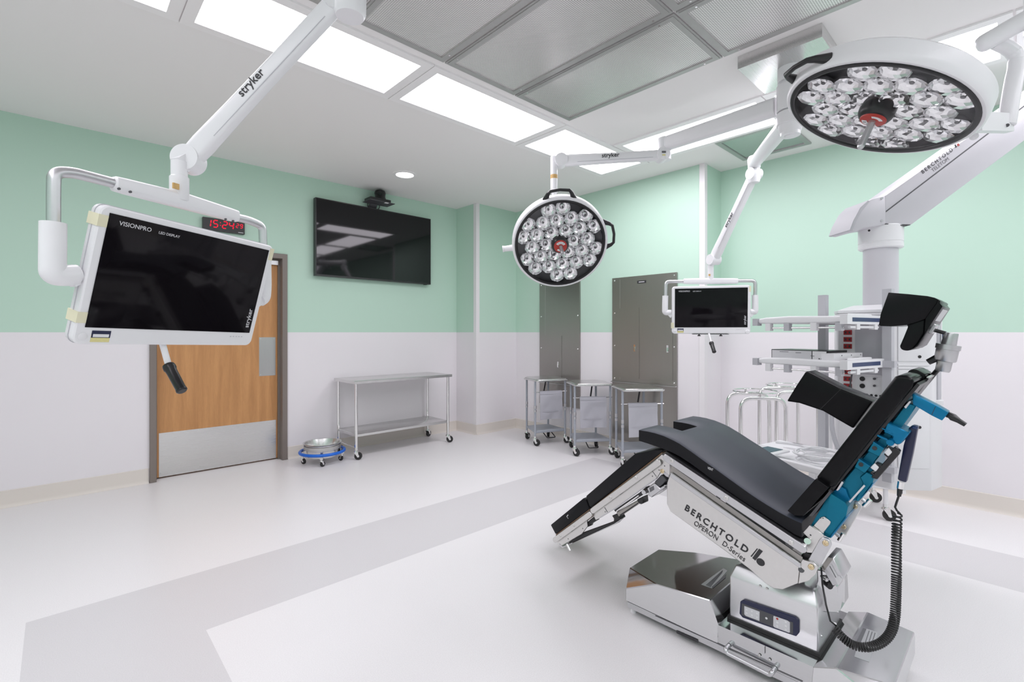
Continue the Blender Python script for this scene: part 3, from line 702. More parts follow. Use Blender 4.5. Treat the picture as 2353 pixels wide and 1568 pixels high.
# ---- lamp heads
LAT = [(720,345),(935,310),(1275,430),(640,540),(845,500),(1065,465),(420,565),(1190,620),(1400,585),(345,750),(548,722),(765,690),(985,650),(1305,775),(475,905),(680,870),(1105,810),(1425,915),(400,1080),(603,1045),(805,1020),(1015,985),(1220,950),(522,1215),(725,1190),(930,1155),(1135,1125),(1335,1090),(848,1320),(1045,1290)]
SC, SN = V((2.740, 2.385, 2.002)), V((-.557, -.6293, -.542)).normalized()
SA = V((0, 0, 1)).cross(SN).normalized(); SB = SN.cross(SA)
latt = []
for px_, py_ in crop(1150, 430, 6.533)(LAT):
    q = onP(px_, py_, SC - SN*.012, SN) - SC; latt.append((q.dot(SA), q.dot(SB)))
def lamp_head(root, c, n, a, b, hub_txt_dir, handles):
    c = V(c); P = lambda r, ang, z: c + (a*math.cos(ang)+b*math.sin(ang))*r + n*z
    R = .357
    MB().lathe([(.338, -.004), (.339, .002), (.350, .002), (R, -.006), (R+.002, -.03), (R, -.078), (.340, -.094), (.30, -.104), (.16, -.118), (0, -.12), (0, -.10), (.335, -.075)], c, n, 72, False).build('housing', M['white'], root)
    MB().lathe([(.3385, .001), (.338, .006), (.331, .0085), (.320, .006), (.316, -.006), (.320, -.01), (.337, -.004)], c, n, 72, False).build('bezel', M['black'], root)
    MB().lathe([(0, -.042), (.335, -.042), (.337, -.005)], c, n, 64, False).build('back_plate', M['dkgrey'], root)
    for i, (x, y) in enumerate(latt):
        o = c + a*x + b*y; m = MB(); ph = .35*i
        prof = [(.0545, -.005), (.0525, -.0145), (.046, -.0245), (.035, -.033), (.020, -.038), (.0, -.039)]
        rings = []
        for j, (r, z) in enumerate(prof):
            rings.append([o + (a*math.cos(2*PI*k/14+ph+(j % 2)*PI/14) + b*math.sin(2*PI*k/14+ph+(j % 2)*PI/14))*r*(1 + (.05 if k % 2 and j == 0 else 0)) + n*z for k in range(14)])
        m.ring_loft(rings, True, False)
        m.lathe([(.011, -.0375), (.012, -.026), (.008, -.022), (0, -.021)], o, n, 10, False)
        rf = m.build('reflector', M['reflector'], root, False, 4)
        rf.data.materials.append(M['lensbead'])
        for p_ in rf.data.polygons[-40:]:
            pass
        MB().lathe([(.009, -.021), (.008, -.018), (0, -.0175)], o, n, 12, False).build('bead', M['lensbead'], rf)
    MB().lathe([(0, .0015), (.324, .0015)], c, n, 64, False).build('cover_glass', M['glass'], root)
    hb = MB().lathe([(.066, -.040), (.066, .004), (.064, .016), (.056, .030), (.05, .034), (0, .034)], c, n, 44, False).build('hub', M['black'], root)
    MB().lathe([(.049, .0345), (.047, .039), (.043, .041), (0, .041)], c, n, 44, False).build('red_dial', M['redplastic'], hb)
    hd = V(hub_txt_dir); hd = (hd - n*hd.dot(n)).normalized(); a0 = math.atan2(hd.dot(b), hd.dot(a))
    def arc(r0, r1, d0, d1, nm):
        k = 14; o_ = [P(r1, a0+d0+(d1-d0)*i/k, .0413) for i in range(k+1)] + [P(r0, a0+d1-(d1-d0)*i/k, .0413) for i in range(k+1)]
        return MB().prism(o_, n*.0008).build(nm, M['paper'], hb)
    la = arc(.021, .039, -1.05, 1.05, 'dial_label'); arc(.024, .037, PI-.75, PI+.75, 'dial_label')
    for k, ad in enumerate((.62, 0, -.62)):
        o = P(.030, a0+ad, .0422); rd = (P(1, a0+ad, 0)-c)
        if k == 1:
            m = MB().tube([o+rd*.006, o-rd*.005+n.cross(rd)*.006, o-rd*.005-n.cross(rd)*.006], .0007, 6, closed=True)
        else: m = MB().tube([o+(rd*math.cos(q_)+n.cross(rd)*math.sin(q_)*(1 if k == 0 else .75))*.0055 for q_ in [i*PI/6 for i in range(12)]], .0007, 6, closed=True)
        m.build('dial_symbol', M['ink'], la)
    prof = [(.013, .041)]
    for i in range(14): prof += [(.0128, .048+i*.0075), (.0138, .0517+i*.0075)]
    prof += [(.0125, .156), (.0095, .162), (0, .163)]
    MB().lathe(prof, c, n, 22, False).build('sterile_handle', M['greysilver'], hb)
    for ang in handles:
        m = MB(); dl = .30
        pts = [P(R-.010, ang-dl, -.035), P(R+.032, ang-dl*.72, -.02), P(R+.048, ang-dl*.55, -.014), P(R+.050, ang, -.012), P(R+.048, ang+dl*.55, -.014), P(R+.032, ang+dl*.72, -.02), P(R-.010, ang+dl, -.035)]
        m.tube(pts, [.022, .014, .011, .0105, .011, .014, .022], 14); m.build('handle', M['black'], root)
    return P
def ang_of(px, py, c, n, a, b):
    q = onP(px, py, c, n) - V(c); return math.atan2(q.dot(b), q.dot(a))
t = thing('hanging_lamp', 'smaller round surgical lamp facing the camera, before the steel wall cabinets', 'lamp', (SC.x, SC.y, SC.z))
P = lamp_head(t, SC, SN, SA, SB, V((0, 0, 1)), [ang_of(1287, 448, SC, SN, SA, SB), ang_of(1408, 540, SC, SN, SA, SB)])
an = ang_of(1160, 578, SC, SN, SA, SB)
MB().lathe([(.026, 0), (.022, .04), (.021, .075), (.024, .078), (.024, .088), (0, .088)], P(.345, an, -.05), (P(1, an, 0)-P(0, an, 0)), 22).build('pivot_stub', M['white'], t)
J1 = at(1273, 371, 3.70); J2 = at(1521, 357, 3.62)
z0_ = P(.30, ang_of(1287, 448, SC, SN, SA, SB), -.10)
MB().tube([J1 - V((0,0,.01)), (J1.x, J1.y, z0_.z+.03), z0_ - SN*.03, SC - SN*.115], .0185, 16, .06).build('lamp_stem', M['white'], t)
MB().cyl(J1-V((0,0,.24)), J1+V((0,0,.035)), .027, seg=24).build('swivel_post', M['white'], t)
MB().cyl(J1-V((0,0,.135)), J1-V((0,0,.105)), .0274, seg=24).build('amber_sticker', M['orange'], t)
MB().bar(J1+V((0,0,.0)), J1.lerp(J2, .06), .05, .055, (0,0,1), .012).build('knuckle', M['white'], t)
sd = V((FW[0], FW[1], 0))
spring_arm(t, J1.lerp(J2, .065), J2, sd, .075, .083, .048, .048, 'white', 'stryker', .045, (.40, .12))
MB().lathe([(0, -.06), (.036, -.06), (.042, -.04), (.042, .06), (.036, .075), (0, .075)], J2+V((RT[0], RT[1], 0))*.02+V((0,0,.02)), (0,0,1), 26).build('upper_knuckle', M['white'], t)
EA = V((J2.x, J2.y, 2.755)) + V((RT[0], RT[1], 0))*.02
MB().cyl(EA-V((0,0,.12)), EA+V((0,0,.045)), .047, seg=28).build('elbow_post', M['white'], t)
ha = V((H0.x, H0.y, 2.755)); m = MB(); loft_arm(m, EA, ha, (1, 0, 0), [(.0, .075, .085, 0), (.03, .085, .10, 0), (.6, .09, .105, 0), (.61, .092, .107, 0), (.905, .092, .107, 0)]); m.build('main_arm', M['white2'], t)
p_ = J2 + (CAM-J2).normalized()*.048
MB().box(J2-sd*.047+V((0,0,.008)), (.03, .0012, .014), Matrix((V((RT[0], RT[1], 0)), sd, V((0,0,1)))).transposed()).build('rating_plate', M['ink2'], t)
MB().box(J2-sd*.047-V((0,0,.014)), (.024, .0012, .010), Matrix((V((RT[0], RT[1], 0)), sd, V((0,0,1)))).transposed()).build('rating_sticker', M['yellow'], t)

# ---- large lamp, upper right
BC, BN = CAM + (V((2.566, .437, 2.293))-CAM)*(.338/.345), V((-.2324, .3182, -.9191)).normalized()
BA = V((FW[0], FW[1], 0)); BA = (BA - BN*BA.dot(BN)).normalized(); BB = BN.cross(BA)
t = thing('hanging_lamp', 'larger surgical lamp facing down over the operating table', 'lamp', (BC.x, BC.y, BC.z))
P = lamp_head(t, BC, BN, BA, BB, V((FW[0], FW[1], 0)), [ang_of(1872, 160, BC-BN*.04, BN, BA, BB)])
kk = crop(2150, 0, 4.48)
c_ = kk([(450, 470), (600, 385), (905, 215), (985, 170)])
y0_, y1_, y2_, y3_ = at(*c_[0], 2.07), at(*c_[1], 2.05), at(*c_[2], 1.99), at(*c_[3], 1.97)
d_ = (y3_-y0_).normalized()
MB().lathe([(0, 0), (.020, .003), (.030, .010), (.035, .022), (.036, .034), (.036, (y3_-y0_).length)], y0_-d_*.012, d_, 28).build('yoke_axle', M['white'], t)
MB().cyl(y1_-d_*.001, y1_+d_*.001, .0366, seg=28).build('axle_seam', M['dkgrey'], t)
ts = kk([(620, 440), (760, 500), (838, 570), (836, 680), (790, 900), (752, 1130), (735, 1290)])
pts = [at(x, y, 2.07-.0*k) for k, (x, y) in enumerate(ts)]
MB().tube(pts, [.026, .027, .028, .030, .031, .031, .029], 20, .05).build('yoke_arm', M['white'], t)
an = ang_of(2262, 285, BC-BN*.05, BN, BA, BB)
rim = P(.345, an, -.05)
yp = at(*kk([(735, 1270)])[0], 2.07)
MB().bar(yp-(rim-yp).normalized()*.02, rim, .030, .075, (0,0,1), .010).build('yoke_bracket', M['white'], t)
sc_ = at(*kk([(738, 1290)])[0], 2.03)
MB().cyl(sc_, sc_+(CAM-sc_).normalized()*.006, .007, seg=14).build('screw', M['dkgrey'], t)
MB().ball(at(2238, 313, 2.02), .016, 16).build('pivot_knob', M['white2'], t)
pole = y3_ + V((RT[0], RT[1], 0))*.01
MB().cyl(pole-V((0,0,.07)), (pole.x, pole.y, C-.02), .030, seg=24).build('drop_tube', M['white'], t)
MB().lathe([(0, 0), (.12, 0), (.12, .016), (.04, .02)], (pole.x, pole.y, C-.0365), (0,0,1), 32).build('ceiling_flange', M['white'], t)

# ---- small monitor
Cs = V((4.1874, 1.8957, 1.5611)); wv = V((.5532, -.833, 0)).normalized(); hv = V((-.0376, -.0142, .9992)); hv = (hv - wv*hv.dot(wv)).normalized(); nv = wv.cross(hv)
t = thing('monitor_boom', 'small far monitor on a thin white arm in front of the wall corner', 'monitor', (Cs.x, Cs.y, 1.3))
L, cs = display(t, Cs, wv, hv, nv, .60, .345, [(-.318, -.155, .022, .05), (.318, .16, .016, .05)], True)
P0 = Cs - nv*.04; NP = -V((wv.y, -wv.x, 0)).normalized()
if NP.dot(CAM-Cs) < 0: NP = -NP
k2 = crop(1500, 600, 6.818)
Q = lambda x, y: onP(*k2([(x, y)])[0], P0, NP)
bar = MB(); loft_arm(bar, Q(478, 318), Q(1335, 314), NP, [(0, .03, .034, 0), (.01, .042, .046, 0), (.1, .046, .05, 0), (.5, .05, .054, 0), (.9, .046, .05, 0), (.99, .042, .046, 0), (1, .03, .034, 0)])
bar.build('yoke_bar', M['white'], t)
MB().tube([Q(485, 322), Q(330, 322), Q(203, 325), Q(199, 450), Q(197, 560)], .0155, 16, .075, rseg=8).build('yoke_tube', M['satin'], t)
MB().tube([Q(1330, 310), Q(1480, 308), Q(1606, 310), Q(1607, 440), Q(1602, 550)], .0155, 16, .075, rseg=8).build('yoke_tube', M['satin'], t)
MB().tube([Q(197, 545), Q(193, 700), Q(192, 808), Q(250, 808), Q(290, 808)], .026, 18, .035).build('elbow', M['white'], t)
MB().tube([Q(1602, 535), Q(1604, 690), Q(1604, 795), Q(1560, 797), Q(1525, 797)], .026, 18, .035).build('elbow', M['white'], t)
MB().bar(Q(262, 808), L(-.315, -.07, -.03), .03, .05, (0,0,1), .005).build('side_bracket', M['white'], t)
MB().bar(Q(1548, 797), L(.315, -.07, -.03), .03, .05, (0,0,1), .005).build('side_bracket', M['white'], t)
pt, pb = Q(905, 60), Q(905, 300)
MB().cyl(pb, pt, .026, seg=22).build('swivel_post', M['white'], t)
p_ = Q(880, 225) + NP*.026; MB().bar(p_-wv*.008, p_+wv*.008, .004, .018, (0,0,1)).build('amber_sticker', M['orange'], t)
A2 = at(1640, 597, 4.27); B2 = at(1733, 400, 3.86)
MB().bar(Q(905, 60), A2, .05, .05, (0,0,1), .01).build('knuckle', M['white'], t)
sd = (B2-A2).cross(V((0,0,1))).normalized()
if sd.dot(CAM-A2) < 0: sd = -sd
spring_arm(t, A2, B2, sd, .075, .080, .046, .046, 'white', 'stryker', .045, (.40, .0))
MB().lathe([(0, -.07), (.038, -.07), (.046, -.04), (.046, .03), (.040, .04), (.046, .05), (.050, .12), (.040, .14), (0, .14)], B2, (0,0,1), 26).build('elbow_post', M['white'], t)
hb_ = V((H0.x, H0.y, 2.655)); m_ = MB(); e2 = B2+V((0,0,.085)); dd = (hb_-e2).normalized()
m_.cyl(e2, e2+dd*((hb_-e2).length-.084), .046, .052, 28); m_.build('main_arm', M['white'], t)
pbm = L(0, -.225, -.02)
MB().box(pbm-hv*.008, (.30, .003, .06), Matrix((wv, hv, nv)).transposed()).build('bottom_plate', M['dkgrey'], t)
for x in (-.095, .085): MB().lathe([(.006, 0), (.006, .008), (.015, .010), (.013, .017), (0, .018)], L(x, -.233, .0), -hv, 18).build('knob', M['black'], t)
q1, q2, q3 = k2([(880, 1140), (918, 1285), (965, 1432)])
grip(t, at(*q1, 4.24), at(*q2, 4.19), .0085, at(*q3, 4.12), .0165)
# ------------------------------------------------------------------ equipment boom
BH = V((3.475, .574, 0)); BU = V((.215, .977, 0)).normalized(); BAx = V((-BU.y, BU.x, 0))
Bp = lambda u, a, z: V((BH.x + BU.x*u + BAx.x*a, BH.y + BU.y*u + BAx.y*a, z))
B3 = Matrix((BU, BAx, V((0,0,1)))).transposed()
t = thing('equipment_boom', 'white equipment boom with shelves and red outlets behind the operating table', 'boom', (BH.x, BH.y, .5))
def bbox(u0, u1, a0, a1, z0, z1, bev=0): return MB().box(Bp((u0+u1)/2, (a0+a1)/2, (z0+z1)/2), (abs(u1-u0), abs(a1-a0), z1-z0), B3, bev)
MB().lathe([(0, 0), (.084, 0), (.083, .50), (0, .50)], (BH.x, BH.y, 1.47), (0,0,1), 40).build('column', M['boom_grey'], t)
MB().lathe([(0, 0), (.100, 0), (.107, .006), (.107, .028), (.105, .030), (.105, .036), (.107, .038), (.107, .125), (.103, .13), (0, .13)], (BH.x, BH.y, 1.825), (0,0,1), 44).build('bearing_collar', M['white'], t)
MB().cyl(at(1997, 530, 2.70), at(1997, 530, 2.69), .006, seg=12).build('plug', M['black'], t)
hp = [(.13, .2), (-.13, .2), (-.25, .04), (-.25, -.1), (-.13, -.2), (.13, -.2), (.2, -.1), (.2, .1)]
hd = MB().prism([Bp(u, a, .50) for u, a in hp], (0, 0, .955), .008, 2).build('service_head', M['white2'], t)
MB().ring_loft([[Bp(u, a, 1.455) for u, a in hp], [Bp(u, a, 1.47) for u, a in hp], [Bp(u*.62, a*.62, 1.50) for u, a in hp]]).build('head_cover', M['white'], t)
bbox(.042, -.118, .2, .203, 1.11, 1.44, .001).build('front_panel', M['grey'], hd)
bbox(.042, -.118, .2, .203, .98, 1.10, .001).build('socket_panel', M['paper'], hd)
MB().lathe([(.0, 0), (.012, 0), (.010, .006), (0, .007)], Bp(-.075, .203, 1.165), BAx, 16).build('plug_cap', M['black'], hd)
for i, z in enumerate((1.344, 1.304, 1.265, 1.118, 1.078, 1.037)):
    o = bbox(.101, .059, .2, .2035, z-.0135, z+.0135, .001).build('red_outlet', M['red'], hd)
    for du in (-.010, .010): bbox(.08+du-.004, .08+du+.004, .2035, .204, z-.006, z+.006).build('slots', M['ink'], o)
for z in (1.085, 1.045): MB().lathe([(.013, 0), (.013, .004), (.010, .005), (0, .005)], Bp(.005, .203, z), BAx, 18).build('gas_port', M['black'], hd)
for z in (1.090, 1.052): MB().lathe([(.006, 0), (.006, .01), (0, .01)], Bp(-.055, .203, z), BAx, 12).build('video_port', M['dkgrey'], hd)
for k in range(5): MB().lathe([(.0065, 0), (.0065, .003), (0, .003)], Bp(.005-.022*k, .203, .998), BAx, 12).build('signal_port', M['black'], hd)
m = MB(); m.cyl(Bp(.022, .203, 1.0), Bp(.020, .225, 1.0), .011, seg=14); m.build('plug', M['black'], hd)
MB().tube([Bp(.05, .215, 1.12), Bp(.055, .23, 1.06), Bp(.045, .235, 1.01), Bp(.022, .222, 1.0)], .004, 8, .03).build('cable', M['dkgrey'], hd)
# right facet
fA, fB = V(Bp(-.13, .2, 0)), V(Bp(-.25, .04, 0)); fd = (fB-fA).normalized(); fn = V((fd.y, -fd.x, 0))
if fn.dot(CAM-fA) < 0: fn = -fn
Fp = lambda s, z, o=0: fA + fd*s + fn*o + V((0,0,z))
for z0, z1 in ((.62, .96), (.975, 1.145), (1.19, 1.44)):
    MB().prism([Fp(.03, z0), Fp(.185, z0), Fp(.185, z1), Fp(.03, z1)], fn*.006, .004).build('side_panel', M['white'], hd)
for z in (1.155, 1.172): MB().bar(Fp(.03, z, .003), Fp(.185, z, .003), .006, .010, (0,0,1), .003).build('trim_bar', M['white'], hd)
MB().lathe([(.020, 0), (.018, .006), (0, .007)], Fp(.118, 1.305, .006), fn, 20).build('red_button', M['redplastic'], hd)
for z in (1.215, .84): MB().lathe([(.008, 0), (.008, .003), (0, .003)], Fp(.135, z, .006), fn, 12).build('plug_cap', M['black'], hd)
# posts
for u, a, z0, z1 in ((.205, .215, .55, 1.565), (-.128, .232, .55, 1.575)):
    p = bbox(u-.021, u+.021, a-.018, a+.018, z0, z1, .006).build('rail_post', M['grey'], t)
    if u > 0: bbox(u-.025, u+.025, a-.022, a+.022, .60, .625, .004).build('post_foot', M['grey'], p)
q = at(2148, 800, 2.62)
p = MB().box((q.x, q.y, 1.235), (.042, .042, .56), B3, .008).build('rail_post', M['grey'], t)
MB().lathe([(0, 0), (.033, 0), (.036, .004), (.036, .026), (.03, .03), (0, .03)], (q.x, q.y, .952), (0,0,1), 24).build('post_collar', M['white'], p)
MB().cyl((q.x, q.y, .90), (q.x, q.y, .955), .022, seg=18).build('hose_fitting', M['satin'], p)
MB().tube([(q.x, q.y, .93), (q.x-.01, q.y+.03, .86), (q.x-.03, q.y+.10, .84), (q.x-.04, q.y+.17, .80)], .012, 12, .05).build('hose', M['grey'], t)
MB().box((q.x+.01, q.y-.038, 1.30), (.012, .022, .10), B3, .003).build('navy_trim', M['navy2'], p)
# shelves
def shelf(z, u0, u1, a0, a1, post=True, grips=True):
    s = bbox(u0+.02, u1, a0, a1-.01, z-.010, z+.006, .003).build('shelf', M['white2'], t)
    for aa in (a1-.012, a0+.012):
        e = MB(); e.ring_loft([rrect(Bp(uu, aa, z+.006+dz), BAx, V((0,0,1)), .028*k, .036*k2, .010) for uu, k, k2, dz in ((u0+.02, 1, .9, 0), (u0+.10, 1, 1, .0), (u0+.28, 1.05, 1.12, .002), (u1-.06, 1, .95, 0), (u1-.02, .9, .7, -.002))])
        e.build('edge_bar', M['white'], s)
    h = MB().box(Bp(u0, (a0+a1)/2, z+.004), (.034, a1-a0+.03, .046), B3, .010, 3).build('shelf_handle', M['white'], s)
    bbox(u0-.0185, u0-.016, a0+.03, a1-.035, z-.006, z+.014, .0005).build('blue_strip', M['navy2'], h)
    g = MB(); g.prism([Bp(u0+.012+.045*math.sin(PI*k/16), a0+.05+(a1-a0-.10)*k/16, z+.024) for k in range(17)], (0, 0, .012), .003, 1); g = g.build('grip_lip', M['white'], s)
    bbox(u0+.028, u0+.036, (a0+a1)/2-.03, (a0+a1)/2+.03, z+.0362, z+.0368).build('slot', M['dkgrey'], g)
    bbox(u1-.018, u1+.012, a1-.032, a1+.010, z-.022, z+.018, .004).build('end_clamp', M['grey'], s)
    MB().cyl(Bp(u0+.01, a1-.012, z-.036), Bp(u1-.06, a1-.012, z-.036), .0055, seg=10).build('accessory_rail', M['chrome'], s)
    for k, uu in enumerate((u0+.03, u0+.15, u0+.29, u1-.075)):
        bbox(uu-.014, uu+.014, a1-.028, a1+.004, z-.052, z-.010, .004).build('rail_clamp', M['white2' if k % 2 else 'grey'], s)
    MB().cyl(Bp(u0-.004, a0+.03, z-.034), Bp(u0-.004, a1-.03, z-.034), .007, seg=12).build('front_rail', M['white'], s)
    for aa in (a0+.07, a1-.10): bbox(u0-.016, u0+.012, aa-.016, aa+.016, z-.046, z-.018, .005).build('rail_clamp', M['white2'], s)
    for aa in (a0+.04,): bbox(-.17, .25, a0-.03, a0+.005, z-.018, z+.016, .002).build('shelf_carrier', M['grey'], s)
    return s
shelf(1.405, -.10, .37, .265, .625)
shelf(1.178, -.10, .37, .265, .625)
s3 = shelf(.622, -.10, .42, .265, .64)
tb_ = MB().prism([Bp(.24, .50, .66), Bp(.42, .50, .66), Bp(.42, .68, .66), Bp(.24, .68, .66)], (0, 0, .012), .004).build('side_tray', M['white'], s3)
tr = V(at(1812, 1033, 3.02))
mt = MB().box((tr.x, tr.y, tr.z), (.30, .24, .014), B3, .005); mt.build('rear_tray', M['white'], s3)
MB().prism([tr+BU*(-.12+.24*k/12)+BAx*(-.06-.05*math.sin(PI*k/12))+V((0,0,.007)) for k in range(13)]+[tr+BU*.12+BAx*-.11+V((0,0,.007)), tr-BU*.12+BAx*-.11+V((0,0,.007))], (0,0,.016), .002, 1).build('grip_lip', M['white'], s3)
for k in (-.03, .02): MB().cyl(tr+BU*(k-.09)+BAx*.10-V((0,0,.03)), tr+BU*(k-.09)+BAx*.10-V((0,0,.006)), .014, seg=12).build('foot', M['black'], s3)
MB().bar(tr-V((0,0,.012)), Bp(.36, .40, .625), .06, .012).build('tray_bracket', M['white2'], s3)
MB().tube([Bp(.13, .24, .95), Bp(.14, .26, .85), Bp(.13, .26, .75), Bp(.10, .25, .66)], .012, 12, .06).build('hose', M['grey'], t)
# arm
near = 2.70; dp = V((FW[0], FW[1], 0))*.17
g6 = crop(1900, 450, 3.484)
cap = g6([(185, 275), (215, 195), (270, 95), (320, 45), (362, 25), (470, 0), (474, 225), (420, 240), (290, 260), (235, 285)])
MB().prism([at(x, y, near-.004) for x, y in cap], dp*1.05, .006, 2).build('arm_cap', M['boom_grey'], t)
MB().prism([at(x, y, near-.007) for x, y in g6([(185, 275), (215, 195), (270, 95), (330, 35), (345, 45), (285, 120), (235, 210), (208, 280)])], dp*1.08, .002, 1).build('cap_trim', M['grey'], t)
arm = MB().prism([at(x, y, near) for x, y in ((2034, 450), (2600, 50), (2640, 110), (2094, 517), (2034, 514))], dp, .006, 2).build('lift_arm', M['boom_grey'], t)
MB().prism([at(x, y, near-.0008) for x, y in ((2036, 484.5), (2610, 30+16), (2611, 49), (2036, 488))], dp*.02).build('arm_groove', M['dkgrey'], arm)
MB().prism([at(x, y, near-.001) for x, y in g6([(470, 222), (640, 236), (668, 230), (668, 236), (640, 243), (470, 228)])], dp*1.01).build('arm_lip', M['dkgrey'], arm)
for x, y in g6([(442, 20), (442, 200)]): MB().cyl(at(x, y, near-.004), at(x, y, near-.009), .006, seg=12).build('screw', M['satin'], arm)
g4 = crop(1500, 0, 2.7585)
b0, b1 = [at(x, y, near-.001) for x, y in g4([(1712, 1102), (1905, 955)])]
upv = V((0,0,1))
lettering_fit('BERCHTOLD', b0, b1, .021, upv, M['ink'], arm, .012, 1.45)
b0, b1 = [at(x, y, near-.001) for x, y in g4([(1776, 1092), (1880, 1014)])]
lettering_fit('TELETOM', b0, b1, .020, upv, M['ink2'], arm, -.004, 1.0)
mk = [at(x, y, near-.002) for x, y in g4([(1912, 922), (1918, 912), (1928, 932), (1922, 938)])]
MB().prism(mk, dp*.004).build('maker_mark', M['ink'], arm)
MB().prism([at(x, y, near-.002) for x, y in g4([(1926, 916), (1938, 908), (1947, 922), (1936, 928)])], dp*.004).build('maker_mark', M['redplastic'], arm)
cp = at(2625, 110, near) + dp*.5
MB().cyl((cp.x, cp.y, 2.80), (cp.x, cp.y, C-.01), .10, seg=32).build('mount_post', M['boom_grey'], t)
MB().lathe([(0, 0), (.16, 0), (.16, .02), (.10, .026), (0, .026)], (cp.x, cp.y, C-.027), (0,0,1), 36).build('mount_flange', M['white'], t)

# video consoles on the middle shelf
zt = 1.178+.0065
t = thing('video_console', 'silver-fronted video console on the middle boom shelf', 'console', Bp(.16, .43, zt))
bbox(.34, .03, .32, .515, zt, zt+.062, .003).build('case', M['black'], t)
fp = bbox(.335, .115, .515, .518, zt+.004, zt+.058, .0005).build('front_panel', M['etch'], t)
f2 = bbox(.11, .04, .515, .518, zt+.004, zt+.058, .0005).build('front_panel', M['paper'], t)
for k in range(3): MB().cyl(Bp(.075-.012*k, .518, zt+.018), Bp(.075-.012*k, .5195, zt+.018), .003, seg=10).build('button', M['ink'], f2)
for u, z, w_ in ((.29, .048, .05), (.20, .045, .03), (.12, .03, .02)): bbox(u, u-w_, .518, .5184, zt+z, zt+z+.003).build('printed_line', M['ink2'], fp)
lettering('stryker', .012, Bp(.043, .5186, zt+.012), (0,0,1), BU, M['ink'], f2)
t = thing('video_recorder', 'plain white box unit beside the silver console on the boom shelf', 'console', Bp(-.02, .34, zt))
bbox(.024, -.036, .300, .60, zt, zt+.05, .004).build('case', M['white2'], t)
for k in range(3): MB().cyl(Bp(-.036, .32+.1*k, zt+.040), Bp(-.0375, .32+.1*k, zt+.040), .003, seg=10).build('screw', M['dkgrey'], t)
t = thing('coiled_tubing', 'coil of clear white tubing lying on the lowest boom shelf', 'tubing', Bp(.1, .45, .63))
m = MB(); pts = []
for k in range(150):
    a = k*2*PI/24; r = .125+.025*math.sin(k*.21); pts.append(Bp(.10+r*.85*math.cos(a), .45+r*math.sin(a), .640+.0085*(k/24)+.003*math.sin(k*.9)))
m.tube(pts, .0045, 8); m.build('tube', M['white'], t)
MB().box(Bp(.06, .40, .664), (.06, .05, .03), B3, .008).build('connector', M['white2'], t)
t = thing('teal_card', 'small dark teal card lying flat on the lowest boom shelf', 'card', Bp(.36, .57, .67))
bbox(.36, .27, .52, .66, .6722, .6740).build('card', M['teal'], t)
# ------------------------------------------------------------------ operating table
c2 = crop(1230, 920, 3.3614); c3 = crop(1750, 820, 3.136); c4 = crop(1400, 1220, 3.2233); c5 = crop(1250, 1030, 6.272)
c6 = crop(1840, 1180, 6.533); c7 = crop(2010, 660, 6.532); c8 = crop(1840, 1000, 7.84); c9 = crop(1900, 960, 5.6)
ot = thing('operating_table', 'operating table set as a beach chair with charcoal pads and blue back frame', 'operating table', (2.22, .80, 0))
XF = 1.985
def pp(l, x): return [onX(px, py, x) for px, py in l]
def slab(name, l, x, dx, mat, parent=ot, bev=0.0, seg=2, angle=30, **kw):
    return MB().prism(pp(l, x), (dx, 0, 0), bev, seg, angle).build(name, M[mat], parent, **kw)
def stadium(mb, p, q, h, x, dx, bev=.0015):
    p = onX(*p, x); q = onX(*q, x); d = (q-p).normalized(); n = V((0, -d.z, d.y)); r = h/2
    pts = [q + d*(-r) + (d*math.cos(a)+n*math.sin(a))*r for a in [PI/2-PI*k/10 for k in range(11)]] + [p + d*r + (d*math.cos(a)+n*math.sin(a))*r for a in [-PI/2-PI*k/10 for k in range(11)]]
    return mb.prism(pts, (dx, 0, 0), bev, 1)
def bolt(p, x, r, parent, mat='nickel', h=.004):
    c = onX(*p, x); b = MB().lathe([(r, 0), (r, h*.6), (r*.8, h), (r*.38, h), (r*.3, h*.4), (0, h*.4)], c, (-1, 0, 0), 18).build('bolt', M[mat], parent); return b

# --- base
def hull(pts):
    m = MB(); vs = [m.bm.verts.new(V(p)) for p in pts]; r = bmesh.ops.convex_hull(m.bm, input=vs)
    bmesh.ops.delete(m.bm, geom=[g for g in r['geom_interior'] if isinstance(g, bmesh.types.BMVert)], context='VERTS')
    bmesh.ops.dissolve_limit(m.bm, angle_limit=math.radians(2), verts=m.bm.verts, edges=m.bm.edges)
    bmesh.ops.recalc_face_normals(m.bm, faces=m.bm.faces); return m
Z0 = .060
TPN = V((0, .1057, 1)).normalized(); TP0 = V((1.98, 1.146, .202))
TP = lambda px, py: onP(px, py, TP0, TPN)
b1_ = onX(1438, 1353, 1.982); t1_ = TP(1446.5, 1305)
m = hull([(1.98, b1_.y, Z0), (2.49, b1_.y, Z0), (1.98, .865, Z0), (2.49, .865, Z0), (1.98, .865, .136), (2.49, .865, .136), (1.98, .90, .228), (2.47, .90, .228),
          TP0, t1_, (1.982, b1_.y, b1_.z), TP(1513, 1263), TP(1598, 1270), TP(1700, 1290), (2.49, 1.15, .12), (2.45, b1_.y, .107)])
m._bevel(list(m.bm.verts), .003, 1, 12)
base = second_slot(m.build('base_cover', M['mirror'], ot, smooth=12), M['base_side'], lambda f: f.normal.z < .3 and f.normal.x < -.9 or f.normal.y > .9)
TR0 = V((1.98, .4516, .172)); TRN = V((0, -.1057, 1)).normalized(); TR = lambda px, py: onP(px, py, TR0, TRN)
zr = lambda y: .172-(.4516-y)*.1057
m = hull([(1.98, .53, Z0), (2.49, .53, Z0), (1.98, .30, Z0), (2.49, .30, Z0), (1.98, .5236, .1402), (2.485, .5236, .1402), TR0, (2.475, .4516, .172), (2.05, .30, zr(.30)), (2.475, .30, zr(.30)), (1.982, .30, .105), (2.49, .45, .14), (2.49, .30, .13)])
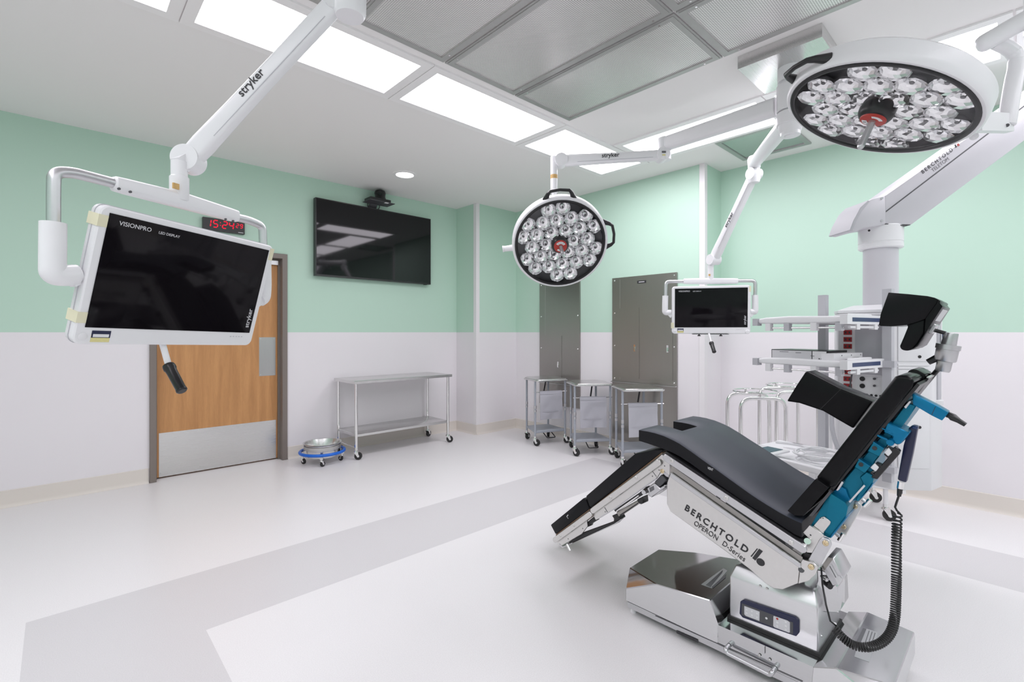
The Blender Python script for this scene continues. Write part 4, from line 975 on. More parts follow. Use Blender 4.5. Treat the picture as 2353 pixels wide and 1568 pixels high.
m._bevel(list(m.bm.verts), .003, 1, 12)
second_slot(m.build('base_cover', M['mirror'], ot, smooth=12), M['base_side'], lambda f: f.normal.z < .3)
MB().span((1.982, .52, Z0), (2.47, .87, .139)).build('base_deck', M['mirror'], ot)
MB().span((1.981, .312, .034), (2.48, 1.30, .0595), .006).build('base_skirt', M['satin'], ot)
for y in (.50, 1.10):
    for x in (2.10, 2.40): MB().cyl((x, y, 0), (x, y, .036), .024, seg=18).build('foot', M['rubber'], ot)
MB().cyl((2.02, 1.29, 0), (2.02, 1.29, .036), .016, seg=14).build('foot', M['white2'], ot)
for l in ([(495, 738), (500, 760), (660, 832), (655, 808)], [(975, 962), (980, 985), (1138, 1050), (1133, 1030)]):
    slab('warning_strip', c4(l), 1.9785, -.0006, 'ink', base)
def top_label(name, l, z, mat, parent, dz=.0006): return MB().prism([onZ(px, py, z) for px, py in c4(l)], (0, 0, dz)).build(name, M[mat], parent)
tl_ = lambda nm, l, mat, par, k: MB().prism([TP(px, py)+TPN*k*.0006 for px, py in c4(l)], TPN*.0006).build(nm, M[mat], par)
lb = tl_('caution_label', [(845, 280), (875, 298), (760, 428), (680, 400)], 'satin', base, .5)
tl_('label_bar', [(862, 350), (866, 322), (758, 420), (770, 427)], 'ink2', lb, 1.3)
for k in range(4): tl_('label_line', [(838-2*k, 296+5*k), (843-2*k, 299+5*k), (722+9*k, 408+4*k), (715+9*k, 406+4*k)], 'ink2', lb, 1.3)
tr_ = lambda nm, l, mat, par, k: MB().prism([TR(px, py)+TRN*k*.0006 for px, py in c4(l)], TRN*.0006).build(nm, M[mat], par)
lb = tr_('caution_label', [(1880, 720), (1990, 755), (1925, 975), (1815, 935)], 'satin', base, .5)
tr_('label_bar', [(1880, 722), (1905, 730), (1855, 850), (1822, 840)], 'ink2', lb, 1.3)
for k in range(3): tr_('label_line', [(1922+22*k, 742+8*k), (1928+22*k, 744+8*k), (1888+20*k, 870+18*k), (1881+20*k, 868+18*k)], 'ink2', lb, 1.3)
hp_ = [onX(px, py, 1.98) for px, py in c4([(885, 852), (1228, 1022)])]
m = MB(); o_ = V((-.032, 0, 0)); m.tube([hp_[0], hp_[0]+o_+V((0,0,-.002)), hp_[0].lerp(hp_[1], .04)+o_+V((0,0,-.012)), hp_[0].lerp(hp_[1], .96)+o_+V((0,0,-.012)), hp_[1]+o_, hp_[1]], .0085, 14, .014); m.build('pull_handle', M['satin'], base)
for p in c4([(1112, 925), (1187, 958)]): bolt(p, 1.9785, .0055, base)
slab('cover_seam', c4([(340, 628), (1430, 1118), (1430, 1123), (340, 633)]), 1.9788, .0006, 'dkgrey', base)
slab('cover_seam', c4([(1150, 858), (1153, 858), (1153, 912), (1150, 912)]), 1.9788, .0006, 'dkgrey', base)

# --- column
m = MB(); bx = lambda y0, y1, x0, x1, z: [(x0, y0, z), (x1, y0, z), (x1, y1, z), (x0, y1, z)]
m.ring_loft([bx(.527, .853, 2.06, 2.37, .139), bx(.527, .853, 2.06, 2.37, .318), bx(.545, .838, 2.085, 2.35, .365), bx(.56, .82, 2.10, 2.33, .372)])
m._bevel(list(m.bm.verts), .008, 3, 20)
col_ = m.build('column_housing', M['base_side'], ot)
for z0, z1, g in ((.365, .46, 0), (.455, .56, .015)): MB().span((2.11+g, .585+g, z0), (2.32-g, .79-g, z1), .01).build('lift_column', M['chrome'], col_)
MB().span((2.055, .520, .1395), (2.375, .860, .152), .003).build('column_gasket', M['rubber'], col_)
kpx = [(1703, 1381), (1711, 1377), (1830, 1417), (1838, 1425), (1838, 1453), (1831, 1461), (1708, 1418), (1701, 1409)]
kp = slab('control_panel', kpx, 2.0598, -.010, 'navy', col_, .002, 1)
ck = crop(1690, 1360, 13.07); X_ = 2.0497
slab('panel_face', ck([(190, 350), (1730, 925), (1730, 1290), (185, 705)]), X_, -.0006, 'dkgrey', kp)
k1 = slab('key_field', ck([(265, 430), (725, 605), (720, 885), (310, 730), (265, 680)]), X_-.0007, -.0005, 'etch', kp)
k2_ = slab('key_field', ck([(1150, 730), (1560, 870), (1635, 930), (1635, 1225), (1600, 1235), (1170, 1075), (1135, 1030), (1140, 760)]), X_-.0007, -.0005, 'etch', kp)
for x, y in ((335, 545), (335, 650), (490, 595), (490, 715), (648, 665), (648, 780)):
    MB().lathe([(.0037, 0), (.0034, .0006), (0, .0007)], onX(*ck([(x, y)])[0], X_-.0012), (-1,0,0), 14).build('key', M['paper'], k1)
for i, (x, y) in enumerate(((1255, 820), (1255, 930), (1255, 1040), (1512, 915), (1512, 1035), (1512, 1140))):
    MB().lathe([(.0043, 0), (.004, .0006), (0, .0007)], onX(*ck([(x, y)])[0], X_-.0012), (-1,0,0), 14).build('key', M['redplastic' if i == 0 else 'paper'], k2_)
MB().lathe([(.0045, 0), (.004, .0006), (0, .0007)], onX(*ck([(928, 805)])[0], X_-.0007), (-1,0,0), 14).build('key', M['paper'], kp)
for p in c4([(1118, 408), (1168, 427)]): bolt(p, 2.0595, .0045, col_)
for z in (.25, .215, .16):
    MB().lathe([(.006, 0), (.005, .004), (0, .005)], (2.30, .527, z), (0, -1, 0), 14).build('bolt', M['chrome'], col_)
MB().lathe([(.005, 0), (.004, .004), (0, .005)], (2.10, .527, .20), (0, -1, 0), 14).build('bolt', M['chrome'], col_)

# --- seat section
sp = c2([(1041, 575), (1035, 590), (1018, 640), (1018, 800), (1045, 860), (1240, 1000), (1470, 1165), (1660, 1310), (1785, 1420), (1840, 1455), (1910, 1465), (2030, 1415), (2042, 1300), (2045, 1290)])
side = slab('side_plate', sp, XF, .012, 'nickel', ot, .0015, 1)
slab('side_plate', sp, 2.50, .012, 'nickel', ot)
slab('end_plate', c4([(1400, 395), (1480, 370), (1530, 320), (1545, 270), (1510, 237), (1430, 212), (1405, 260), (1412, 300)]), XF-.002, .012, 'nickel', ot, .0015, 1)
m = MB(); m.bar(*pp(c2([(1041, 590), (2045, 1297)]), XF-.004), .012, .020, (1, 0, 0), .003); 
m = MB(); m.prism(pp(c2([(1044, 560), (2050, 1268), (2046, 1303), (1040, 594)]), XF-.010), (.010, 0, 0), .002, 1); m.build('lower_rail', M['satin'], ot)
slab('channel', c2([(1050, 505), (2065, 1215), (2050, 1262), (1044, 556)]), XF+.004, .005, 'steel_dk', ot)
m = MB(); stadium(m, c2([(984, 432)])[0], c2([(2092, 1172)])[0], .031, XF-.024, .011, .002); rail = m.build('side_rail', M['satin'], ot)
for p in c2([(1055, 468), (1475, 758), (1975, 1102)]):
    bolt(p, XF-.024, .0095, rail)
    c = onX(*p, XF-.013); MB().cyl(c, c+V((.02, 0, 0)), .009, seg=14).build('spacer', M['dkgrey'], rail)
for p in c2([(1413, 742), (1520, 812)]): slab('rail_stop', [(p[0]-4, p[1]-5), (p[0]+5, p[1]+1), (p[0]+4, p[1]+7), (p[0]-5, p[1]+1)], XF-.006, .006, 'dkgrey', rail)
MB().span((2.0, .62, .50), (2.495, .93, .56), .01).build('seat_beam', M['dkgrey'], ot)
slab('seat_board', c2([(1010, 395), (2020, 1062), (2080, 1085), (2085, 1110), (2040, 1100), (1005, 415)]), 1.995, .51, 'ink', ot)
# text
b0, b1 = pp(c2([(1152, 846), (1632, 1186)]), XF-.001)
up2 = pp(c2([(1180, 806)]), XF-.001)[0] - b0
lettering_fit('BERCHTOLD', b0, b1, up2.length*.86, up2, M['ink'], side, .020, 1.35)
b0, b1 = pp(c2([(1222, 962), (1402, 1087)]), XF-.001); lettering_fit('OPERON', b0, b1, up2.length*.70, up2, M['ink'], side, -.004)
b0, b1 = pp(c2([(1442, 1118), (1612, 1250)]), XF-.001); lettering_fit('D-Series', b0, b1, up2.length*.68, up2, M['ink'], side, -.004)
for l in ([(1728, 1148), (1758, 1168), (1700, 1240), (1676, 1220)], [(1712, 1145), (1720, 1150), (1672, 1212), (1662, 1206)]): slab('emblem', c2(l), XF-.0005, -.0006, 'ink', side)
slab('emblem', c2([(1740+32*math.cos(k*PI/12)*1.0+6*math.sin(k*PI/12), 1252+30*math.sin(k*PI/12)+6*math.cos(k*PI/12)) for k in range(24)]), XF-.0005, -.0006, 'ink', side)
# seat pad with notch, from profile
tp2 = c2([(800, 222), (900, 238), (1000, 270), (1100, 318), (1200, 385), (1300, 458), (1400, 528), (1500, 600), (1600, 672), (1700, 742), (1800, 805), (1900, 865), (2000, 915), (2058, 940)])
bt2 = c2([(795, 312), (900, 345), (1000, 380), (1100, 425), (1200, 490), (1300, 565), (1400, 640), (1500, 708), (1600, 778), (1700, 842), (1800, 905), (1900, 970), (1960, 1010), (2025, 1052)])
xa, xb, xc, xd_ = 1.990, 2.150, 2.315, 2.520
T_ = pp(tp2, xa); B_ = pp(bt2, xa)
yl = T_[0].y; yn = 1.115
def prof_at(y, P):
    for p, q in zip(P, P[1:]):
        if q.y <= y <= p.y: k = (y-p.y)/(q.y-p.y); return p.z + (q.z-p.z)*k
    return P[0].z if y > P[0].y else P[-1].z
ys = [yl, yl-.012] + [yl-.012 + (yn+.012-yl+.012)*k/3 for k in (1, 2)] + [yn+.01, yn] + [yn + (T_[-1].y-yn)*k/22 for k in range(1, 23)]
xs_ = [xa, xa+.012, xb-.012, xb, xc, xc+.012, xd_-.012, xd_]
m = MB(); bm = m.bm; G = {}
def in_notch(i, j): return xs_[i] >= xb-1e-6 and xs_[i+1] <= xc+1e-6 and ys[j] > yn+1e-6
def zt_(i, j):
    z = prof_at(ys[j], T_)
    return z - (.006 if xs_[i] in (xa, xd_) or j == 0 or (xs_[i] in (xb, xc) and ys[j] > yn+1e-6) or (ys[j] == yn and xb-1e-6 <= xs_[i] <= xc+1e-6) else 0)
def vt(i, j, top):
    if (i, j, top) not in G: G[i, j, top] = bm.verts.new(V((xs_[i], ys[j], zt_(i, j) if top else prof_at(ys[j], B_))))
    return G[i, j, top]
cells = {(i, j) for i in range(len(xs_)-1) for j in range(len(ys)-1) if not in_notch(i, j)}
for i, j in cells:
    bm.faces.new((vt(i, j, 1), vt(i+1, j, 1), vt(i+1, j+1, 1), vt(i, j+1, 1)))
    bm.faces.new((vt(i, j+1, 0), vt(i+1, j+1, 0), vt(i+1, j, 0), vt(i, j, 0)))
    for (di, dj), (a, b) in {(-1, 0): ((i, j), (i, j+1)), (1, 0): ((i+1, j+1), (i+1, j)), (0, -1): ((i+1, j), (i, j)), (0, 1): ((i, j+1), (i+1, j+1))}.items():
        if (i+di, j+dj) not in cells: bm.faces.new((vt(*a, 1), vt(*b, 1), vt(*b, 0), vt(*a, 0)))
bmesh.ops.recalc_face_normals(bm, faces=bm.faces)
pad = second_slot(m.build('seat_pad', M['seatpad'], ot, smooth=50), M['padside'], lambda f: f.normal.z < .45)
b0, b1 = pp(c2([(1330, 530), (1372, 548)]), xa-.0005)
lettering_fit('VENT', b0, b1, .010, (0, .3, 1), M['paper'], pad, .01)

# --- leg section
for k, (x0, x1) in enumerate(((1.995, 2.245), (2.26, 2.51))):
    p1 = slab('leg_pad', c5([(600, 695), (1310, 80), (1560, 30), (1720, 20), (1700, 62), (680, 858), (655, 855)]), x0, x1-x0, 'vinyl', ot, .007, 2, 40)
    p2 = slab('leg_pad', c5([(92, 1110), (560, 728), (595, 735), (655, 880), (165, 1248)]), x0, x1-x0, 'vinyl', ot, .006, 2, 40)
    slab('pad_board', c5([(690, 860), (1700, 62), (1705, 78), (700, 872)]), x0+.002, x1-x0-.004, 'brown', ot)
    slab('pad_board', c5([(168, 1250), (655, 880), (660, 893), (175, 1264)]), x0+.002, x1-x0-.004, 'brown', ot)
    if k == 0:
        b0, b1 = pp(c5([(325, 985), (350, 1020)]), x0-.0005)
        lettering_fit('L', b0, b1, .017, (0, -.6, 1), M['etch'], p2, .01)
XL = 1.985
m = MB(); stadium(m, c5([(672, 925)])[0], c5([(1665, 195)])[0], .027, XL-.018, .010); lr = m.build('leg_rail', M['nickel'], ot)
m = MB(); stadium(m, c5([(130, 1345)])[0], c5([(678, 945)])[0], .027, XL-.018, .010); lr2 = m.build('leg_rail', M['nickel'], ot)
for p in c5([(1325, 430), (960, 715)]): bolt(p, XL-.018, .0075, lr)
for p in c5([(430, 1120), (235, 1268)]): bolt(p, XL-.018, .006, lr2)
for p in c5([(1220, 560), (1105, 650)]): slab('rail_stop', [(p[0]-4, p[1]-1), (p[0]+1, p[1]-4), (p[0]+4, p[1]), (p[0]-1, p[1]+4)], XL-.005, .005, 'dkgrey', lr)
for p in c5([(495, 1112), (400, 1185)]): slab('rail_stop', [(p[0]-4, p[1]-1), (p[0]+1, p[1]-4), (p[0]+4, p[1]), (p[0]-1, p[1]+4)], XL-.005, .005, 'dkgrey', lr2)
lp = slab('leg_frame', c5([(705, 945), (720, 985), (745, 1040), (800, 1015), (1010, 885), (1620, 440), (1700, 310), (1810, 400), (1815, 210), (1700, 95), (1600, 180), (800, 810)]), XL, .010, 'nickel', ot, .001, 1)
slab('frame_lip', c5([(800, 1015), (1010, 885), (1620, 440), (1615, 425), (1005, 870), (795, 1000)]), XL-.003, .012, 'satin', lp)
bolt(c5([(1705, 335)])[0], XL, .010, lp, 'brass')
for p in c5([(1565, 405), (1740, 258), (1660, 318), (885, 920)]): MB().cyl(onX(*p, XL-.0006), onX(*p, XL+.002), .003, seg=10).build('screw_hole', M['ink'], lp)
slab('frame_seam', c5([(1545, 320), (1552, 316), (1625, 412), (1618, 417)]), XL-.0006, .001, 'ink2', lp)
slab('frame_seam', c5([(868, 858), (876, 853), (925, 935), (917, 940)]), XL-.0006, .001, 'ink2', lp)
slab('hinge_arm', c5([(1700, 300), (1740, 300), (1810, 395), (1800, 430), (1760, 420), (1690, 350)]), XL+.012, .02, 'satin', ot, .003, 1)
slab('hinge_block', c5([(1800, 215), (1838, 245), (1830, 360), (1810, 385), (1760, 320)]), XL+.014, .06, 'black', ot, .003, 1)
f2_ = slab('foot_frame', c5([(160, 1355), (225, 1375), (250, 1410), (540, 1240), (625, 1130), (615, 1050), (655, 1000), (645, 970), (170, 1310)]), XL, .010, 'nickel', ot, .001, 1)
for p in c5([(560, 1160), (350, 1310)]): MB().cyl(onX(*p, XL-.0006), onX(*p, XL+.002), .003, seg=10).build('screw_hole', M['ink'], f2_)
slab('foot_bracket', c5([(620, 1070), (715, 990), (755, 1045), (665, 1100), (655, 1130), (615, 1145)]), XL+.012, .03, 'black', ot, .002, 1)
slab('leg_strut', c5([(350, 1360), (520, 1235), (1000, 1060), (1100, 1028), (1060, 1062), (1010, 1090), (380, 1382)]), XL+.03, .03, 'black', ot, .002, 1)
slab('strut_edge', c5([(300, 1385), (380, 1382), (1010, 1090), (1100, 1030), (1030, 1100), (350, 1400)]), XL+.026, .036, 'satin', ot, .001, 1)
slab('strut_head', c5([(975, 978), (1060, 940), (1080, 990), (1100, 1030), (1000, 1062), (1005, 1020)]), XL+.02, .05, 'black', ot, .003, 1)
slab('end_hook', c5([(215, 1385), (225, 1382), (270, 1420), (400, 1365), (405, 1380), (265, 1442), (240, 1430)]), XL+.02, .05, 'satin', ot, .001, 1)
m = MB(); a_, b_ = pp(c5([(330, 1385), (375, 1478)]), XL+.01); m.cyl(a_, b_, .0065, seg=14); m.build('pin', M['chrome'], ot)
slab('gas_spring', c5([(1035, 925), (1340, 755), (1370, 800), (1070, 1000)]), XL+.02, .035, 'steel_dk', ot, .006, 2)
slab('spring_slot', c5([(1090, 965), (1350, 790), (1358, 805), (1098, 980)]), XL+.0185, .002, 'ink', ot)
slab('spring_rod', c5([(1040, 905), (1360, 680), (1368, 692), (1048, 917)]), XL+.018, .014, 'chrome', ot)
slab('strut_bracket', c5([(1335, 745), (1420, 700), (1428, 800), (1395, 815), (1365, 800)]), XL+.014, .05, 'black', ot, .003, 1)
slab('leg_dark_plate', c5([(1010, 895), (1380, 640), (1470, 560), (1490, 600), (1390, 690), (1030, 920)]), XL+.03, .03, 'dkgrey', ot)  # dark grey plate set behind the leg frame
m = MB(); a_ = onX(*c5([(1435, 640)])[0], XL+.004); m.cyl(a_, a_+V((.03, 0, 0)), .011, seg=18); m.build('pivot_bolt', M['satin'], ot)
slab('motor_block', c5([(1590, 490), (1690, 385), (1765, 465), (1660, 570)]), XL+.012, .08, 'dkgrey', ot, .003, 1)
slab('motor_gear', c5([(1480, 580), (1590, 500), (1665, 580), (1745, 530), (1740, 580), (1550, 715), (1490, 680), (1510, 640)]), XL+.010, .08, 'satin', ot, .003, 1)
slab('gear_slot', c5([(1515, 575), (1580, 545), (1590, 600), (1530, 640)]), XL+.0095, .001, 'ink2', ot)

# --- back section
slab('lumbar_pad', c3([(185, 1112), (385, 885), (395, 882), (482, 945), (300, 1150), (240, 1148)]), 1.995, .50, 'leather', ot, .010, 3, 25)
slab('back_pad', c3([(388, 878), (960, 145), (985, 132), (1060, 140), (1103, 172), (1085, 222), (515, 945), (470, 945)]), 2.015, .40, 'leather', ot, .012, 3, 25)
slab('back_board', c3([(480, 965), (1060, 262), (1120, 190), (1140, 205), (1070, 290), (500, 985)]), 2.03, .37, 'black', ot)
slab('pad_bracket', c3([(340, 1150), (490, 965), (500, 985), (370, 1150)]), 2.01, .40, 'dkgrey', ot)
slab('arm_bolster', c3([(318, 105), (330, 108), (560, 228), (805, 325), (660, 520), (440, 392), (270, 335), (180, 322), (245, 215)]), 2.42, .13, 'leather', ot, .018, 3, 25)
slab('bolster_seam', c3([(570, 232), (573, 234), (420, 385), (417, 383)]), 2.4197, -.0004, 'black', ot)
slab('head_pad', c3([(1040, 128), (1062, 100), (1085, 90), (1120, 95), (1180, 128), (1183, 140), (1168, 178), (1140, 190), (1105, 165)]), 2.22, .16, 'leather', ot, .010, 3, 25)
slab('head_plate', c3([(1195, 150), (1208, 156), (1128, 262), (1112, 258)]), 2.20, .18, 'black', ot, .001, 1)
slab('head_plate_edge', c3([(1190, 145), (1210, 150), (1205, 158), (1188, 152)]), 2.198, .18, 'nickel', ot)
slab('back_bracket', c3([(1020, 362), (1060, 318), (1078, 326), (1036, 378)]), 2.04, .02, 'satin', ot, .002, 1)
slab('back_bracket', c8([(630, 1000), (735, 832), (772, 862), (690, 985), (668, 1012)]), 2.03, .02, 'satin', ot, .001, 1)
slab('hinge_side', c8([(510, 1055), (590, 1010), (820, 1180), (860, 1280), (800, 1320), (560, 1110)]), 2.06, .30, 'blue', ot, .002, 1)
slab('blue_block', c3([(352, 1222), (490, 985), (495, 985), (600, 1050), (622, 1085), (607, 1160), (500, 1292), (488, 1308), (440, 1285), (452, 1262)]), 2.02, .10, 'blue2', ot, .004, 2)
slab('block_edge', c3([(607, 1150), (610, 1165), (500, 1310), (488, 1308), (500, 1285)]), 2.015, .12, 'blue', ot, .002, 1)
pl_ = slab('cover_plate', c6([(185, 195), (300, 60), (355, 45), (455, 125), (440, 165), (345, 290), (330, 280), (220, 215)]), 2.018, -.003, 'nickel', ot, .001, 1)
for p in c6([(300, 72), (335, 75)]): MB().cyl(onX(*p, 2.0145), onX(*p, 2.017), .0022, seg=10).build('screw', M['ink'], pl_)
spine = slab('blue_spine', c3([(560, 935), (600, 880), (905, 520), (1045, 330), (1118, 352), (1060, 440), (880, 680), (815, 760), (800, 905), (745, 985), (680, 1042), (632, 1032), (612, 960)]), 2.06, .20, 'blue2', ot, .003, 1)
slab('gusset', c8([(1115, 870), (1060, 760), (1180, 660), (1310, 720), (1300, 870), (1180, 1040), (1040, 1205), (980, 1180)]), 2.045, .08, 'blue2', ot, .003, 1)
slab('gusset', c8([(560, 1020), (730, 925), (820, 985), (885, 1165), (850, 1200), (590, 1060)]), 2.05, .06, 'blue', ot, .002, 1)
slab('gusset_edge', c8([(1285, 870), (1300, 880), (1275, 930), (1085, 1150), (1075, 1120), (1180, 1020)]), 2.042, .10, 'blue', ot, .002, 1)
for l, h_ in (([(805, 612), (882, 662), (845, 722), (762, 682)], (815, 660)), ([(700, 735), (782, 790), (742, 842), (668, 798)], (716, 778))):
    b_ = slab('clamp_block', c3(l), 2.03, .12, 'blue2', ot, .002, 1)
    slab('block_edge', c3([l[0], l[1], (l[1][0]-3, l[1][1]+6), (l[0][0]-3, l[0][1]+6)]), 2.028, .12, 'blue', b_)
    c = onX(*c3([h_])[0], 2.0295); MB().lathe([(.0072, 0), (.0072, .0008), (0, .0009)], c, (-1, 0, 0), 20).build('bore', M['ink'], b_)
slab('cross_plate', c3([(905, 472), (1062, 548), (1058, 560), (1000, 632), (970, 635), (935, 605), (945, 575), (878, 545)]), 2.03, .10, 'blue', ot, .003, 1)
slab('cross_plate', c3([(868, 512), (950, 555), (946, 562), (864, 520)]), 2.028, .16, 'blue', ot, .001, 1)
slab('cross_plate', c3([(835, 560), (925, 605), (918, 618), (828, 572)]), 2.028, .16, 'blue', ot, .001, 1)
a_, b_ = onX(*c3([(925, 622)])[0], 2.02), onX(*c3([(985, 560)])[0], 2.10)
MB().cyl(a_, b_, .0105, seg=20).build('roller', M['blue'], ot)
ta = slab('top_arm', c3([(1085, 272), (1095, 268), (1270, 358), (1345, 402), (1342, 412), (1300, 462), (1225, 425), (1090, 345)]), 2.05, .05, 'blue', ot, .004, 2)
slab('arm_seam', c3([(1252, 358), (1256, 360), (1228, 420), (1224, 418)]), 2.0495, .001, 'ink', ta)
a_, b_, d_ = pp(c3([(1325, 425), (1350, 420), (1470, 492)]), 2.07)
MB().tube([a_, b_, b_.lerp(d_, .25), b_.lerp(d_, .6), d_], [.006, .010, .012, .008, .007], 14).build('lever', M['black'], ot)
slab('clamp_frame', c3([(940, 665), (958, 650), (996, 684), (985, 712), (832, 886), (790, 872), (800, 850), (905, 735)]), 2.04, .03, 'black', ot, .002, 1)
for l in ([(880, 690), (915, 655), (940, 690), (912, 720)], [(780, 800), (815, 768), (845, 800), (822, 830)]): slab('clamp_pad', c3(l), 2.035, .04, 'paper', ot, .002, 1)
for l in ([(895, 660), (905, 650), (945, 668), (935, 685)], [(880, 705), (890, 698), (925, 722), (915, 735)], [(815, 775), (825, 765), (868, 785), (860, 800)], [(782, 838), (790, 828), (815, 850), (808, 862)]): slab('clamp_tooth', c3(l), 2.038, .03, 'black', ot, .001, 1)
slab('index_bar', c3([(738, 922), (750, 932), (640, 1052), (630, 1042)]), 2.03, -.006, 'etch', ot, .001, 1)
m = MB(); stadium(m, c3([(548, 1305)])[0], c3([(692, 1048)])[0], .036, 2.14, .014); lk = m.build('link_plate', M['nickel'], ot)
for p in c3([(672, 1080), (590, 1225)]): bolt(p, 2.14, .009, lk, 'brass')
for (p, q, r) in (((725, 1028), (760, 1055), .006), ((520, 1265), (575, 1300), .007)):
    a_, b_ = pp(c3([p, q]), 2.10); MB().cyl(a_, b_, r, seg=14).build('knob_stem', M['satin'], ot)
    d_ = (b_-a_).normalized(); n_ = V((0, -d_.z, d_.y)); MB().cyl(b_-n_*.017, b_+n_*.017, .0075, seg=14).build('clamp_knob', M['chrome'], ot)
# hinge plates and control box
hp1 = slab('hinge_plate', c6([(30, 290), (135, 180), (345, 325), (335, 385), (245, 560), (200, 600), (90, 592), (70, 520), (95, 470), (140, 430), (135, 390)]), 2.0, .012, 'nickel', ot, .001, 1)
MB().cyl(onX(*c6([(148, 327)])[0], 1.9992), onX(*c6([(148, 327)])[0], 2.002), .003, seg=10).build('screw_hole', M['ink'], hp1)
MB().cyl(onX(*c6([(100, 420)])[0], 1.985), onX(*c6([(100, 420)])[0], 2.01), .011, seg=18).build('hinge_pin', M['chrome'], hp1)
m = MB(); stadium(m, c6([(158, 815)])[0], c6([(400, 385)])[0], .038, 1.994, .012); lk = m.build('link_plate', M['satin'], ot)
bolt(c6([(372, 450)])[0], 1.994, .010, lk, 'brass')
bolt(c6([(155, 808)])[0], 1.981, .010, ot, 'brass')
slab('hinge_block', c6([(10, 620), (80, 590), (180, 640), (130, 710), (15, 680)]), 2.005, .06, 'black', ot)
MB().cyl(onX(*c6([(8, 850)])[0], 1.980), onX(*c6([(8, 850)])[0], 1.99), .010, seg=16).build('hinge_pin', M['dkgrey'], ot)
cb = slab('control_box', c6([(290, 835), (405, 655), (490, 680), (640, 960), (575, 1070), (480, 1095), (350, 870)]), 2.10, .12, 'satin', ot, .002, 1)
slab('box_side', c6([(290, 835), (405, 655), (490, 680), (352, 868)]), 2.099, -.001, 'steel_dk', cb)
slab('box_label', c6([(420, 800), (460, 762), (560, 945), (520, 985)]), 2.099, -.0008, 'paper', cb)
slab('box_label', c6([(520, 985), (580, 930), (625, 1000), (565, 1090)]), 2.099, -.0008, 'paper', cb)
slab('label_line', c6([(432, 800), (440, 792), (532, 962), (524, 970)]), 2.0978, -.0004, 'ink2', cb)
slab('rear_housing', c6([(240, 850), (300, 850), (370, 880), (560, 1110), (580, 1480), (560, 1500), (290, 1480), (285, 1230), (200, 1200), (250, 1010)]), 2.12, .14, 'mirror', ot, .003, 1)
a_ = onX(*c6([(400, 1065)])[0], 2.115); MB().cyl(a_+V((.01, .01, 0)), a_+V((-.012, -.012, 0)), .011, seg=18).build('plug', M['black'], ot)
a_ = onX(*c6([(350, 970)])[0], 2.115); MB().cyl(a_+V((.01, .01, 0)), a_+V((-.012, -.012, 0)), .007, seg=16).build('socket', M['chrome'], ot)
# --- face positioner on its ball joint
fp_ = slab('face_pad', c7([(205, 85), (215, 82), (500, 105), (790, 135), (900, 160), (955, 190), (935, 235), (760, 478), (640, 520), (508, 560), (420, 575), (240, 590), (90, 585), (60, 572), (90, 400)]), 2.16, .22, 'leather', ot, .022, 3, 25)
slab('face_pad', c7([(470, 560), (760, 470), (745, 700), (640, 860), (580, 920), (540, 945), (480, 958), (410, 945), (378, 910), (378, 880), (430, 760), (500, 590)]), 2.17, .20, 'leather', ot, .020, 3, 25)
slab('pad_shell', c7([(760, 478), (935, 235), (950, 185), (985, 212), (975, 240), (1018, 290), (850, 550), (640, 890), (600, 912), (560, 935), (640, 860), (745, 700)]), 2.15, .24, 'leather', ot, .006, 2, 25)
slab('shell_plate', c7([(1005, 325), (1030, 340), (870, 560), (690, 850), (625, 912), (640, 890), (850, 552)]), 2.20, .14, 'etch', ot, .001, 1)
slab('joint_block', c7([(860, 540), (932, 568), (915, 600), (850, 702), (775, 685), (790, 640)]), 2.22, .07, 'satin', ot, .002, 1)
a_, b_ = pp(c7([(870, 640), (1060, 692)]), 2.255); MB().cyl(a_, b_, .0065, seg=16).build('joint_rod', M['black'], ot)
ja, jb = pp(c7([(1152, 690), (1016, 1268)]), 2.255); jd = (jb-ja); jl = jd.length
MB().lathe([(0, 0), (.0185, .0), (.0195, .003), (.021, .27*jl), (.021, .30*jl), (.034, .30*jl), (.034, .42*jl), (.031, .425*jl), (.0305, .70*jl), (.028, .725*jl), (.0215, .74*jl), (.021, .96*jl), (.018, jl), (0, jl)], ja, jd, 34).build('ball_joint', M['greysilver'], ot)
a_, b_ = pp(c7([(940, 1060), (800, 1128)]), 2.255); MB().cyl(a_, b_, .012, .0105, 20).build('joint_lever', M['black'], ot)
jr = ja.lerp(jb, .88)
MB().tube([jr, jr+V((.09, .02, -.01)), onX(*c3([(1150, 230)])[0], 2.36)], .008, 12, .03).build('support_rod', M['black'], ot)
slab('joint_label', c7([(990, 985), (1110, 1010), (1105, 1045), (985, 1020)]), 2.223, -.0004, 'ink2', ot) if False else None

# --- hand control hanging on its coiled cord
t = thing('hand_control', 'navy hand control with a black coiled cord hanging behind the table back', 'remote control', onX(2075, 990, 2.10))
hc = MB().prism(pp(c3([(1060, 515), (1082, 497), (1126, 505), (1090, 700), (1042, 912), (978, 890), (1022, 640)]), 2.09), (.032, 0, 0), .005, 2).build('handset', M['navy'], t)
MB().prism(pp(c3([(1082, 497), (1126, 505), (1122, 528), (1076, 520)]), 2.088), (.036, 0, 0), .003, 1).build('hanger', M['navy2'], t)
a_, b_, d_ = pp(c3([(1005, 900), (998, 950), (990, 1005)]), 2.105)
MB().cyl(a_, b_, .0095, seg=18).build('connector', M['chrome'], t); MB().cyl(b_, d_, .0085, .006, 16).build('strain_relief', M['black'], t)
MB().lathe([(0, 0), (.009, 0), (.009, .012), (0, .012)], onX(*c3([(1018, 985)])[0], 2.13), (0, 0, 1), 14).build('hook', M['chrome'], t)
lead = pp(c3([(990, 1000), (970, 1060), (962, 1085), (975, 1110), (996, 1130)]), 2.105)
